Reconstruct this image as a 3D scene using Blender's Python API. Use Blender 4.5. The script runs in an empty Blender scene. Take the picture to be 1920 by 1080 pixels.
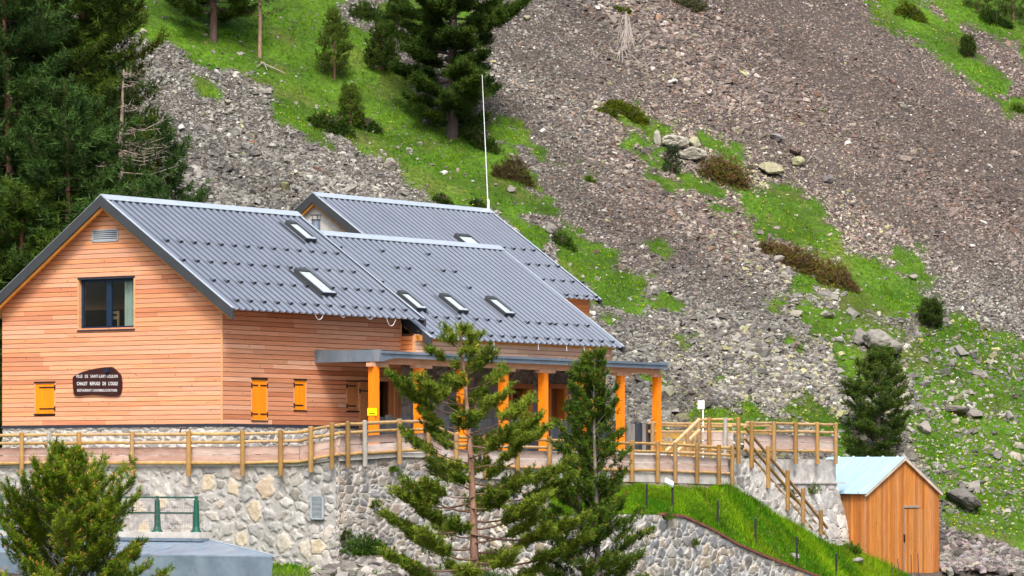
import bpy, math, random
import numpy as np
from mathutils import Vector, Matrix

# ------------------------------------------------------------------ camera, sky, sun, exposure
F, HY, CX = 7300.0, 890.0, 960.0            # focal length and horizon of the photograph in its own pixels
scn = bpy.context.scene
cam_d = bpy.data.cameras.new("camera"); cam = bpy.data.objects.new("camera", cam_d)
scn.collection.objects.link(cam); scn.camera = cam
cam.location = (0, 0, 0); cam.rotation_euler = (math.radians(90), 0, 0)
cam_d.sensor_width = 36.0; cam_d.lens = F / 1920 * 36.0
cam_d.shift_y = (HY - 540) / 1920.0
cam_d.clip_start = 1.0; cam_d.clip_end = 2000.0

SUN = Vector((0.02, -0.62, 0.80)).normalized()
wd = bpy.data.worlds.new("World"); scn.world = wd; wd.use_nodes = True
nt = wd.node_tree
bg = nt.nodes["Background"]; sky = nt.nodes.new("ShaderNodeTexSky")
sky.sky_type = 'NISHITA'; sky.sun_disc = False
sky.sun_elevation = math.asin(SUN.z); sky.sun_rotation = math.atan2(SUN.x, SUN.y)
sky.dust_density = 6.0; sky.air_density = 0.8; sky.ozone_density = 0.6
nt.links.new(sky.outputs[0], bg.inputs[0]); bg.inputs[1].default_value = 0.145
sd = bpy.data.lights.new("sun", 'SUN'); sd.energy = 2.2; sd.angle = math.radians(14); sd.color = (1.0, 0.965, 0.92)
so = bpy.data.objects.new("sun", sd); scn.collection.objects.link(so)
so.rotation_euler = SUN.to_track_quat('Z', 'Y').to_euler()
scn.view_settings.view_transform = 'Standard'; scn.view_settings.look = 'None'
scn.view_settings.exposure = 0.72; scn.view_settings.gamma = 1.0
scn.cycles.max_bounces = 6; scn.cycles.transparent_max_bounces = 6

# ------------------------------------------------------------------ calibration
ANG = math.radians(35.15); S, C = math.sin(ANG), math.cos(ANG)
Y0 = 120.0; X0 = (416 - CX) / F * Y0
def W(s, t): return X0 + S * s - C * t, Y0 + C * s + S * t
def s_at(p, t):
    r = (p - CX) / F
    return (r * (Y0 + S * t) - X0 + C * t) / (S - r * C)
def t_at(p, s):
    r = (p - CX) / F
    return (X0 + S * s - r * (Y0 + C * s)) / (C + r * S)
def z_at(py, s, t): return (HY - py) / F * W(s, t)[1]
def P(px, py, Y): return ((px - CX) / F * Y, Y, (HY - py) / F * Y)
def local(x, y):
    dx, dy = x - X0, y - Y0
    return dx * S + dy * C, -dx * C + dy * S
def on_roof(px, py, tr, zr, k):      # pixel -> (s, t) on the slope z = zr - k (tr - t)
    r, q = (px - CX) / F, (HY - py) / F
    A = np.array([[S - r * C, -C - r * S], [-q * C, k - q * S]])
    b = np.array([r * Y0 - X0, q * Y0 - zr + k * tr])
    return np.linalg.solve(A, b)
ROTZ = math.pi / 2 - ANG             # local x = along the ridge, local y = across

# ------------------------------------------------------------------ helpers
col = scn.collection
def tag(o, label=None, cat=None, group=None, kind=None):
    if label: o['label'] = label
    if cat: o['category'] = cat
    if group: o['group'] = group
    if kind: o['kind'] = kind
    return o
def empty(name, label, cat, loc=(0, 0, 0), rz=0.0, group=None):
    o = bpy.data.objects.new(name, None); col.objects.link(o)
    o.location = loc; o.rotation_euler = (0, 0, rz); o.empty_display_size = 0.3
    return tag(o, label, cat, group)
def house_frame(name, label, cat, group=None):
    return empty(name, label, cat, (X0, Y0, 0), ROTZ, group)
class MB:
    def __init__(s): s.v = []; s.f = []; s.c = []
    def add(s, vs, fs, c=(1, 1, 1)):
        n = len(s.v); s.v += [tuple(p) for p in vs]
        for f in fs: s.f.append(tuple(i + n for i in f)); s.c.append(c)
    def box(s, x0, x1, y0, y1, z0, z1, c=(1, 1, 1)):
        s.hexa([(x0, y0, z0), (x1, y0, z0), (x1, y1, z0), (x0, y1, z0), (x0, y0, z1), (x1, y0, z1), (x1, y1, z1), (x0, y1, z1)], c)
    def hexa(s, v, c=(1, 1, 1)):
        s.add(v, [(0, 3, 2, 1), (4, 5, 6, 7), (0, 1, 5, 4), (1, 2, 6, 5), (2, 3, 7, 6), (3, 0, 4, 7)], c)
    def beam(s, a, b, w, h, c=(1, 1, 1)):      # square bar from a to b, w across, h high
        a, b = Vector(a), Vector(b); d = (b - a).normalized()
        side = d.cross(Vector((0, 0, 1)))
        if side.length < 1e-3: side = Vector((1, 0, 0))
        side.normalize(); up = side.cross(d).normalized()
        q = []
        for p in (a, b):
            for i, j in ((-1, -1), (1, -1), (1, 1), (-1, 1)): q.append(p + side * (w / 2 * i) + up * (h / 2 * j))
        s.add(q, [(0, 1, 2, 3), (7, 6, 5, 4), (0, 4, 5, 1), (1, 5, 6, 2), (2, 6, 7, 3), (3, 7, 4, 0)], c)
    def tube(s, pts, rad, n=7, c=(1, 1, 1), cap=True):
        pts = [Vector(p) for p in pts]; N = len(pts)
        if not hasattr(rad, '__len__'): rad = [rad] * N
        vs = []; ref = Vector((0.31, 0.17, 0.93))
        for i, p in enumerate(pts):
            d = (pts[min(i + 1, N - 1)] - pts[max(i - 1, 0)])
            if d.length < 1e-9: d = Vector((0, 0, 1))
            d.normalize(); r0 = ref if abs(d.dot(ref)) < 0.95 else Vector((1, 0, 0))
            a = d.cross(r0).normalized(); b = d.cross(a)
            for k in range(n):
                w = 2 * math.pi * k / n
                vs.append(p + (a * math.cos(w) + b * math.sin(w)) * rad[i])
        fs = []
        for i in range(N - 1):
            for k in range(n):
                k2 = (k + 1) % n
                fs.append((i * n + k, i * n + k2, (i + 1) * n + k2, (i + 1) * n + k))
        if cap: fs.append(tuple(range(n - 1, -1, -1))); fs.append(tuple((N - 1) * n + k for k in range(n)))
        s.add(vs, fs, c)
    def prism(s, poly, f0, f1, c=(1, 1, 1)):   # polygon (a,b) extruded; f0/f1 map (a,b)->xyz
        n = len(poly); vs = [f0(a, b) for a, b in poly] + [f1(a, b) for a, b in poly]
        fs = [tuple(range(n)), tuple(range(2 * n - 1, n - 1, -1))]
        for i in range(n): j = (i + 1) % n; fs.append((i, i + n, j + n, j))
        s.add(vs, fs, c)
    def build(s, name, mat, parent=None, smooth=False):
        me = bpy.data.meshes.new(name); me.from_pydata(s.v, [], s.f)
        at = me.attributes.new("col", 'FLOAT_COLOR', 'FACE')
        a = np.ones((len(s.f), 4), np.float32); a[:, :3] = np.array(s.c, np.float32).reshape(-1, 3)
        at.data.foreach_set("color", a.ravel())
        me.materials.append(mat)
        if smooth: me.polygons.foreach_set("use_smooth", [True] * len(s.f))
        import bmesh
        bm = bmesh.new(); bm.from_mesh(me); bmesh.ops.recalc_face_normals(bm, faces=bm.faces); bm.to_mesh(me); bm.free()
        o = bpy.data.objects.new(name, me); col.objects.link(o)
        if parent: o.parent = parent
        return o
def np_mesh(name, V, Fc, colr, mat, domain='POINT', smooth=False, parent=None):
    k = Fc.shape[1]; me = bpy.data.meshes.new(name)
    me.vertices.add(len(V)); me.vertices.foreach_set("co", np.ascontiguousarray(V, np.float32).ravel())
    me.loops.add(Fc.size); me.loops.foreach_set("vertex_index", np.ascontiguousarray(Fc, np.int32).ravel())
    me.polygons.add(len(Fc)); me.polygons.foreach_set("loop_start", np.arange(0, Fc.size, k, dtype=np.int32))
    me.polygons.foreach_set("use_smooth", np.full(len(Fc), smooth))
    me.update(calc_edges=True)
    at = me.attributes.new("col", 'FLOAT_COLOR', domain)
    a = np.ones((len(colr), 4), np.float32); a[:, :3] = colr
    at.data.foreach_set("color", a.ravel()); me.materials.append(mat)
    o = bpy.data.objects.new(name, me); col.objects.link(o)
    if parent: o.parent = parent
    return o

# numpy value noise
_T = np.random.RandomState(7).rand(256, 256).astype(np.float64)
def vnoise(x, y, sc, seed=0):
    x = np.asarray(x) / sc + seed * 17.31; y = np.asarray(y) / sc + seed * 9.77
    xi, yi = np.floor(x).astype(int), np.floor(y).astype(int); fx, fy = x - xi, y - yi
    fx = fx * fx * (3 - 2 * fx); fy = fy * fy * (3 - 2 * fy)
    g = lambda i, j: _T[(xi + i) % 256, (yi + j) % 256]
    return (g(0, 0) * (1 - fx) + g(1, 0) * fx) * (1 - fy) + (g(0, 1) * (1 - fx) + g(1, 1) * fx) * fy
def fbm(x, y, sc, seed=0, o=4):
    r = 0; a = 1; t = 0
    for i in range(o): r = r + a * vnoise(x, y, sc / 2 ** i, seed + i); t += a; a *= 0.5
    return r / t - 0.5
def sstep(a, b, x):
    t = np.clip((x - a) / (b - a), 0, 1); return t * t * (3 - 2 * t)

# ------------------------------------------------------------------ materials
def mat_base(name):
    m = bpy.data.materials.new(name); m.use_nodes = True
    n = m.node_tree.nodes; return m, n, m.node_tree.links, n["Principled BSDF"]
def material(name, color=None, rough=0.7, metal=0.0, var=0.25, sc=3.0, stretch=(1, 1, 1), bump=0.0, bsc=None, spec=0.3,
             dirt=None, dirt_sc=1.0, dirt_amt=0.5, coords='Object'):
    """colour (or the mesh's own 'col' attribute) broken up by two noises, with optional stains and bump"""
    m, n, l, p = mat_base(name)
    tc = n.new("ShaderNodeTexCoord"); mp = n.new("ShaderNodeMapping"); mp.inputs["Scale"].default_value = stretch
    l.new(tc.outputs[coords], mp.inputs[0])
    if color is None:
        a = n.new("ShaderNodeAttribute"); a.attribute_name = "col"; src = a.outputs["Color"]
    else:
        a = n.new("ShaderNodeRGB"); a.outputs[0].default_value = (*color, 1); src = a.outputs[0]
    ns = n.new("ShaderNodeTexNoise"); ns.inputs["Scale"].default_value = sc; ns.inputs["Detail"].default_value = 6; ns.inputs["Roughness"].default_value = 0.65
    l.new(mp.outputs[0], ns.inputs["Vector"])
    mr = n.new("ShaderNodeMapRange"); mr.inputs[1].default_value = 0.3; mr.inputs[2].default_value = 0.7
    mr.inputs[3].default_value = 1 - var; mr.inputs[4].default_value = 1 + var
    l.new(ns.outputs["Fac"], mr.inputs[0])
    mx = n.new("ShaderNodeVectorMath"); mx.operation = 'SCALE'; l.new(src, mx.inputs[0]); l.new(mr.outputs[0], mx.inputs["Scale"])
    out = mx.outputs[0]
    if dirt:
        n2 = n.new("ShaderNodeTexNoise"); n2.inputs["Scale"].default_value = dirt_sc; n2.inputs["Detail"].default_value = 8; n2.inputs["Roughness"].default_value = 0.7
        l.new(mp.outputs[0], n2.inputs["Vector"])
        r2 = n.new("ShaderNodeMapRange"); r2.inputs[1].default_value = 0.48; r2.inputs[2].default_value = 0.68; r2.inputs[4].default_value = dirt_amt
        l.new(n2.outputs["Fac"], r2.inputs[0])
        mm = n.new("ShaderNodeMixRGB"); mm.inputs[2].default_value = (*dirt, 1); l.new(r2.outputs[0], mm.inputs[0]); l.new(out, mm.inputs[1]); out = mm.outputs[0]
    l.new(out, p.inputs["Base Color"])
    p.inputs["Roughness"].default_value = rough; p.inputs["Metallic"].default_value = metal
    p.inputs["Specular IOR Level"].default_value = spec
    if bump:
        b = n.new("ShaderNodeBump"); b.inputs["Strength"].default_value = bump; b.inputs["Distance"].default_value = 0.02
        nb = n.new("ShaderNodeTexNoise"); nb.inputs["Scale"].default_value = bsc or sc * 3; nb.inputs["Detail"].default_value = 5
        l.new(mp.outputs[0], nb.inputs["Vector"]); l.new(nb.outputs["Fac"], b.inputs["Height"]); l.new(b.outputs[0], p.inputs["Normal"])
    return m
def add_knots(m, scale=2.6, size=0.05, colr=(0.16, 0.07, 0.03)):
    n, l = m.node_tree.nodes, m.node_tree.links; p = n["Principled BSDF"]; src = p.inputs["Base Color"].links[0].from_socket
    tc = n.new("ShaderNodeTexCoord"); v = n.new("ShaderNodeTexVoronoi"); v.inputs["Scale"].default_value = scale; l.new(tc.outputs["Object"], v.inputs["Vector"])
    mr = n.new("ShaderNodeMapRange"); mr.inputs[1].default_value = size * 0.5; mr.inputs[2].default_value = size * 1.6; mr.inputs[3].default_value = 0.75; mr.inputs[4].default_value = 0.0; l.new(v.outputs["Distance"], mr.inputs[0])
    mm = n.new("ShaderNodeMixRGB"); mm.inputs[2].default_value = (*colr, 1); l.new(mr.outputs[0], mm.inputs[0]); l.new(src, mm.inputs[1]); l.new(mm.outputs[0], p.inputs["Base Color"])
def foliage_mat(name, trans=0.25, var=0.25):
    m, n, l, p = mat_base(name)
    a = n.new("ShaderNodeAttribute"); a.attribute_name = "col"
    p.inputs["Roughness"].default_value = 0.6; p.inputs["Specular IOR Level"].default_value = 0.12
    l.new(a.outputs["Color"], p.inputs["Base Color"])
    t = n.new("ShaderNodeBsdfTranslucent"); l.new(a.outputs["Color"], t.inputs[0])
    mx = n.new("ShaderNodeMixShader"); mx.inputs[0].default_value = trans
    l.new(p.outputs[0], mx.inputs[1]); l.new(t.outputs[0], mx.inputs[2]); l.new(mx.outputs[0], n["Material Output"].inputs[0])
    return m
M = {}
M['board'] = material("larch_boards", None, 0.65, var=0.16, sc=2.2, stretch=(0.5, 0.5, 9), bump=0.25, bsc=6, dirt=(0.45, 0.30, 0.21), dirt_sc=0.35, dirt_amt=0.45)
add_knots(M['board'], 3.2, 0.075)
M['larch_plain'] = material("larch_trim", (0.62, 0.33, 0.16), 0.6, var=0.15, sc=3, stretch=(1, 1, 3), bump=0.1)
M['soffit'] = material("soffit_timber", (0.62, 0.26, 0.05), 0.6, var=0.15, sc=3, bump=0.1)
M['beam'] = material("pale_timber_beam", (0.56, 0.32, 0.2), 0.6, var=0.15, sc=3, bump=0.1)
M['postwood'] = material("varnished_orange_timber", None, 0.45, var=0.14, sc=5, stretch=(2, 2, 0.35), bump=0.12, spec=0.4)
M['shutter'] = material("varnished_shutter", None, 0.45, var=0.1, sc=5, stretch=(4, 4, 0.4), bump=0.12, spec=0.4)
M['iron'] = material("black_iron", (0.02, 0.012, 0.012), 0.5, var=0.2, sc=8)
M['dark_backing'] = material("dark_wall_backing", (0.10, 0.045, 0.02), 0.9, var=0.1)
M['zincroof'] = material("coated_roof_sheet", (0.095, 0.118, 0.16), 0.36, metal=0.3, var=0.08, sc=0.8, stretch=(1, 1, 1), spec=0.5, dirt=(0.14, 0.16, 0.20), dirt_sc=0.5, dirt_amt=0.35)
M['ridge'] = material("ridge_cap_sheet", (0.46, 0.54, 0.60), 0.3, metal=0.3, var=0.06, sc=1.0, spec=0.5)  # sky reflection on the ridge caps painted in as a paler sheet colour
M['fascia'] = material("anthracite_fascia", (0.045, 0.05, 0.056), 0.5, var=0.12, sc=1.5)
M['fascia_zinc'] = material("zinc_fascia", (0.17, 0.23, 0.29), 0.42, metal=0.35, var=0.22, sc=1.2, stretch=(1, 1, 0.3), dirt=(0.34, 0.38, 0.42), dirt_sc=0.9, dirt_amt=0.6)
M['flue'] = material('painted_flue', (0.10, 0.13, 0.17), 0.45, metal=0.2, var=0.08)
M['zincblue'] = material('blue_grey_zinc', (0.20, 0.27, 0.345), 0.4, metal=0.15, var=0.25, sc=1.5, dirt=(0.30, 0.36, 0.42), dirt_sc=1.3, dirt_amt=0.6)
M['navy'] = material("navy_window_frame", (0.012, 0.028, 0.06), 0.4, var=0.1)
M['darkmetal'] = material("dark_flashing", (0.03, 0.035, 0.05), 0.5, var=0.1)
M['alu'] = material("painted_aluminium", (0.42, 0.48, 0.52), 0.4, metal=0.2, var=0.08)
M['black'] = material("black_bracket", (0.015, 0.016, 0.018), 0.5, var=0.1)
M['white'] = material("white_paint", (0.75, 0.76, 0.78), 0.5, var=0.06)
M['stucco'] = material("grey_stucco", (0.56, 0.56, 0.54), 0.9, var=0.25, sc=1.2, bump=0.4, bsc=6, dirt=(0.3, 0.28, 0.24), dirt_sc=0.9, dirt_amt=0.5)
M['stone'] = material("stone_masonry", None, 0.88, var=0.22, sc=9, bump=0.5, bsc=22, dirt=(0.5, 0.48, 0.44), dirt_sc=1.1, dirt_amt=0.25)
M['concrete'] = material("pale_concrete", (0.50, 0.49, 0.46), 0.9, var=0.22, sc=2.5, bump=0.3, bsc=12, dirt=(0.26, 0.25, 0.22), dirt_sc=1.6, dirt_amt=0.6)
M['render'] = material("rough_lime_render", (0.50, 0.49, 0.465), 0.95, var=0.4, sc=3.5, bump=1.0, bsc=7, dirt=(0.24, 0.23, 0.21), dirt_sc=1.8, dirt_amt=0.6)
M['log'] = material("treated_logs", None, 0.7, var=0.28, sc=5, stretch=(1, 1, 0.5), bump=0.3, bsc=15, dirt=(0.24, 0.19, 0.12), dirt_sc=2.2, dirt_amt=0.4)
M['pinkboard'] = material("weathered_fence_boards", None, 0.8, var=0.22, sc=2.5, stretch=(1, 1, 5), bump=0.2, dirt=(0.5, 0.4, 0.36), dirt_sc=1.2, dirt_amt=0.5)
M['slate'] = material("dark_slab_boards", None, 0.8, var=0.4, sc=4, stretch=(5, 5, 0.5), bump=0.3)
M['bluemetal'] = material("pale_blue_roof_sheet", (0.30, 0.44, 0.53), 0.5, var=0.06, sc=1.2, spec=0.4)
M['shedwood'] = material("stained_shed_boards", None, 0.6, var=0.2, sc=4, stretch=(2.5, 2.5, 0.35), bump=0.2, dirt=(0.35, 0.2, 0.1), dirt_sc=0.8, dirt_amt=0.35)
add_knots(M['shedwood'], 3.4, 0.07, (0.12, 0.04, 0.015)); add_knots(M['postwood'], 3.0, 0.07, (0.4, 0.08, 0.005))
M['greenpaint'] = material("dark_green_paint", (0.006, 0.085, 0.055), 0.35, var=0.15, sc=4, spec=0.5)
M['wire'] = material("galvanised_wire", (0.22, 0.20, 0.22), 0.5, metal=0.4, var=0.1)
M['bark'] = material("pine_bark", None, 0.9, var=0.35, sc=9, stretch=(1.5, 1.5, 0.4), bump=0.8, bsc=14)
M['needle'] = foliage_mat("pine_needles", 0.18)
M['leaf'] = foliage_mat("leaves", 0.3)
M['grass'] = foliage_mat("grass_blades", 0.35)
M['rock'] = material("scree_rock", None, 0.85, var=0.3, sc=7, bump=0.5, bsc=12)
M['boulder'] = material("boulder_rock", None, 0.9, var=0.35, sc=3.5, bump=1.0, bsc=6, dirt=(0.13, 0.12, 0.11), dirt_sc=2.4, dirt_amt=0.65)
M['deadwood'] = material("bleached_wood", (0.27, 0.24, 0.215), 0.8, var=0.25, sc=6)
M['brick'] = material("red_brick_coping", (0.19, 0.07, 0.055), 0.8, var=0.4, sc=8, bump=0.5)
M['plaque'] = material("dark_brown_board", (0.035, 0.010, 0.008), 0.55, var=0.2, sc=5)
M['yellow'] = material("yellow_notice", (0.85, 0.72, 0.0), 0.5, var=0.03)
M['interior'] = material("dim_interior", (0.02, 0.017, 0.014), 0.9, var=0.3, sc=1)
def glass_mat(name, base, rough, metal, spec=0.6):
    m, n, l, p = mat_base(name); p.inputs["Base Color"].default_value = (*base, 1)
    p.inputs["Roughness"].default_value = rough; p.inputs["Metallic"].default_value = metal; p.inputs["Specular IOR Level"].default_value = spec; return m
M['painted_skyglass'] = glass_mat("rooflight_painted_reflection", (0.46, 0.55, 0.57), 0.12, 0.0, 0.8)  # opaque pale colour stands in for bright cloud reflected in the panes
m, n, l, p = mat_base("window_glass"); p.inputs["Base Color"].default_value = (0.9, 0.95, 0.95, 1); p.inputs["Roughness"].default_value = 0.02
g = n.new("ShaderNodeBsdfTransparent"); g.inputs[0].default_value = (0.85, 0.9, 0.9, 1); gl = n.new("ShaderNodeBsdfGlossy"); gl.inputs[1].default_value = 0.02
fr = n.new("ShaderNodeFresnel"); mx = n.new("ShaderNodeMixShader"); fm = n.new('ShaderNodeMath'); fm.operation = 'MULTIPLY'; fm.inputs[1].default_value = 0.35; l.new(fr.outputs[0], fm.inputs[0]); l.new(fm.outputs[0], mx.inputs[0]); l.new(g.outputs[0], mx.inputs[1]); l.new(gl.outputs[0], mx.inputs[2]); l.new(mx.outputs[0], n["Material Output"].inputs[0])
M['glass'] = m

# ------------------------------------------------------------------ terrain
def hY0(X): return 157.5 + 0.5 * np.clip(X, -24, 60)
def height(X, Y):
    X = np.asarray(X, float); Y = np.asarray(Y, float)
    und = 1.5 * fbm(X, Y, 14, 3, 3) + 0.5 * fbm(X, Y, 3.0, 5, 3)
    hill = 0.62 * (Y - hY0(X)) + und * sstep(0, 8, Y - hY0(X) + 6)
    far = np.clip(Y - 225, 0, None); hill = hill - 0.0009 * far ** 2
    back = np.interp(X, [4, 11], [0.3, -3.55])
    frl = np.interp(Y, [0, 40, 80, 100, 108, 113, 120, 140, 141], [-1.8, -7.5, -7, -4.9, -3.7, -2.75, -2.6, -2.6, 0])
    frr = np.interp(Y, [0, 40, 80, 110, 125, 132, 138, 141], [-1.8, -7.5, -7, -6, -5.7, -5.3, -4.8, -3.9])
    w = np.interp(X, [-1, 9], [0, 1]); fr = frl * (1 - w) + frr * w
    base = np.where(Y > 141, back, np.where(X > 9, frr, fr))
    k = 0.8; h = np.maximum(hill, base); d = np.abs(hill - base)
    h = h + np.where(d < k, (k - d) ** 2 / (4 * k), 0)
    return h + 0.34 * fbm(X, Y, 1.5, 9, 3)
def px_of(X, Y, Z): return CX + F * X / Y, HY - F * Z / Y
def on_hill(px, py):
    Y = np.arange(136, 260, 0.05); X = (px - CX) / F * Y; Z = (HY - py) / F * Y
    h = height(X, Y); i = int(np.argmax(h >= Z))
    return float(X[i]), float(Y[i]), float(h[i])
# outlines of the grassy strips, taken off the photograph and laid on the slope
GP = [
 [(150,-40),(650,-40),(640,0),(660,25),(700,30),(760,-30),(900,-30),(880,40),(800,60),(735,55),(720,90),(760,140),(800,230),(910,225),(975,235),(1000,280),(1030,315),(1062,325),(1035,345),(1060,390),(1095,430),(1148,470),(1160,515),(1225,525),(1195,555),(1240,578),(1180,590),(1130,580),(1040,520),(990,460),(920,402),(860,388),(800,368),(765,340),(735,305),(700,285),(655,262),(610,235),(560,205),(500,185),(440,160),(395,140),(335,90),(265,70),(215,30),(150,0)],
 [(368,148),(400,150),(440,170),(470,185),(445,195),(435,215),(405,200),(375,172)],
 [(512,195),(560,205),(600,240),(620,275),(590,270),(560,250),(525,222)],
 [(615,308),(640,310),(655,320),(625,322)], [(780,325),(800,345),(770,340),(745,325)],
 [(1128,208),(1190,200),(1215,222),(1258,236),(1262,246),(1232,258),(1205,250),(1240,290),(1262,320),(1225,300),(1170,262),(1195,245),(1150,225)],
 [(1315,262),(1345,266),(1352,282),(1330,280)], [(1350,280),(1378,285),(1385,300),(1362,298)],
 [(1268,330),(1300,338),(1335,352),(1358,370),(1320,368),(1280,352)], [(1230,470),(1250,475),(1238,480)],
 [(1400,368),(1440,362),(1500,378),(1530,400),(1540,430),(1558,470),(1605,488),(1640,500),(1700,528),(1742,545),(1752,580),(1700,592),(1640,582),(1600,560),(1560,545),(1505,520),(1530,505),(1600,530),(1580,480),(1500,455),(1440,440),(1425,420),(1405,400)],
 [(1215,330),(1262,335),(1300,352),(1290,362),(1240,350)], [(1365,330),(1400,345),(1425,372),(1400,380),(1375,352)], [(1300,372),(1340,378),(1380,400),(1340,395)], [(1590,610),(1640,600),(1700,625),(1690,650),(1620,640)], [(1480,640),(1520,660),(1500,668)], [(1440,560),(1470,565),(1450,572)], [(1270,640),(1290,650),(1275,655)], [(1340,700),(1375,712),(1345,716)], [(1250,560),(1290,575),(1262,582)], [(1500,585),(1540,600),(1585,612),(1560,622),(1520,612)], [(1525,630),(1560,638),(1545,645)], [(1690,480),(1718,490),(1700,495)],
 [(1625,-30),(1700,-30),(1735,20),(1760,45),(1800,62),(1822,95),(1850,125),(1888,165),(1880,172),(1835,150),(1790,115),(1775,100),(1740,80),(1690,55),(1650,25)],
 [(1740,-30),(1960,-30),(1960,120),(1910,90),(1870,65),(1820,42),(1775,20)], [(1900,190),(1940,190),(1940,215),(1905,205)],
 [(1290,775),(1330,770),(1380,768),(1405,752),(1432,770),(1480,785),(1475,745),(1510,735),(1545,752),(1570,765),(1600,820),(1640,850),(1600,870),(1570,840),(1500,800),(1290,800)],
 [(1240,775),(1290,790),(1310,812),(1240,812)], [(1215,700),(1228,705),(1232,720)],
 [(1670,640),(1700,650),(1740,615),(1790,600),(1850,635),(1940,650),(1940,1060),(1850,1010),(1775,985),(1762,930),(1760,900),(1725,850),(1690,790),(1720,770),(1700,720),(1640,680),(1635,655)],
 [(1550,640),(1600,650),(1650,700),(1620,760),(1600,740),(1560,690)],
 [(1135,603),(1160,605),(1182,622),(1170,632),(1145,618)], [(1085,330),(1100,335),(1090,338)], [(1095,330),(1115,335),(1100,340)],
 [(-200,480),(60,500),(30,530),(-200,545)],
]
def poly_sd(px, py, poly):
    P_ = np.array(poly, float); n = len(P_); ins = np.zeros(px.shape, bool); d = np.full(px.shape, 1e9)
    for i in range(n):
        a, b = P_[i], P_[(i + 1) % n]
        e = b - a; t = np.clip(((px - a[0]) * e[0] + (py - a[1]) * e[1]) / (e @ e), 0, 1)
        d = np.minimum(d, np.hypot(px - a[0] - t * e[0], py - a[1] - t * e[1]))
        c = ((a[1] > py) != (b[1] > py))
        xx = a[0] + (py - a[1]) / (b[1] - a[1] if b[1] != a[1] else 1e-9) * e[0]
        ins ^= c & (px < xx)
    return np.where(ins, d, -d)
def grass_mask(X, Y, Z):
    px, py = px_of(X, Y, Z); m = np.full(np.shape(X), -1e3)
    for g_ in GP:
        b = np.array(g_); k = (px > b[:, 0].min() - 40) & (px < b[:, 0].max() + 40) & (py > b[:, 1].min() - 40) & (py < b[:, 1].max() + 40)
        if k.any(): m[k] = np.maximum(m[k], poly_sd(px[k], py[k], g_))
    n_ = 46 * fbm(X * 1.0, Y * 1.0, 2.0, 11, 4) + 34 * fbm(X, Y, 0.6, 12, 2)
    r = m + n_ + 6 * (px > 1100) + 9 * sstep(1360, 1420, px) * (1 - sstep(620, 680, py)) * sstep(300, 360, py) - 70 * sstep(0.06, 0.17, fbm(X, Y, 2.4, 17, 3)) * sstep(380, 480, px) * (1 - sstep(1240, 1300, px)) * (0.35 + 0.65 * sstep(250, 420, py))
    # the lower right meadow is broken by stones, and the foot of the strips fades into the scree
    stony = sstep(1560, 1700, px) * sstep(560, 640, py) * 20 * (-0.02 - fbm(X, Y, 1.3, 21, 3) * 3.4) * (1 - 0.65 * sstep(700, 900, py))
    r = r - np.clip(stony, -6, 60)
    front = Y < 141
    gm = sstep(-9, 9, r)
    gf = sstep(0.42, 0.55, 0.5 + fbm(X, Y, 3, 31, 3)) * np.where(X > 7, 1.0, 0.7)
    gf = np.where((px > 1765) & (py > 990), 0, gf)
    return np.where(front, gf, gm)

xs = np.concatenate([np.linspace(-160, -32, 20)[:-1], np.arange(-32, 34, 0.3), np.linspace(34, 160, 20)])
ys = np.concatenate([np.linspace(-20, 96, 24)[:-1], np.arange(96, 141, 0.6), np.arange(141, 226, 0.3), np.linspace(226, 420, 36)])
GX, GY = np.meshgrid(xs, ys); GZ = height(GX, GY)
gmask = grass_mask(GX, GY, GZ)
dirtc = np.array([0.06, 0.050, 0.045]); lich = sstep(0.02, 0.22, fbm(GX, GY, 5, 41, 3))
gcol = np.array([0.045, 0.10, 0.004])[None, None] * (1 + 1.3 * fbm(GX, GY, 1.5, 51, 3))[..., None]
scol = dirtc[None, None] * (1 + 0.5 * fbm(GX, GY, 2.0, 52, 3))[..., None]
brn = sstep(0.08, 0.25, fbm(GX, GY, 1.7, 53, 3))[..., None] * 0.35; gcol = gcol * (1 - brn) + np.array([0.10, 0.075, 0.03]) * brn
tcol = scol * (1 - gmask[..., None]) + gcol * gmask[..., None]
nx, ny = len(xs), len(ys); idx = np.arange(nx * ny).reshape(ny, nx)
FQ = np.stack([idx[:-1, :-1], idx[:-1, 1:], idx[1:, 1:], idx[1:, :-1]], -1).reshape(-1, 4)
M['terrain'] = material("slope_soil", None, 0.95, var=0.6, sc=5, bump=1.0, bsc=9, coords='Object')
ter = np_mesh("hillside", np.stack([GX, GY, GZ], -1).reshape(-1, 3), FQ, np.clip(tcol, 0.003, 1).reshape(-1, 3), M['terrain'], smooth=True)
tag(ter, "steep mountain slope of scree and grass behind the chalet", None, kind='structure')

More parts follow.
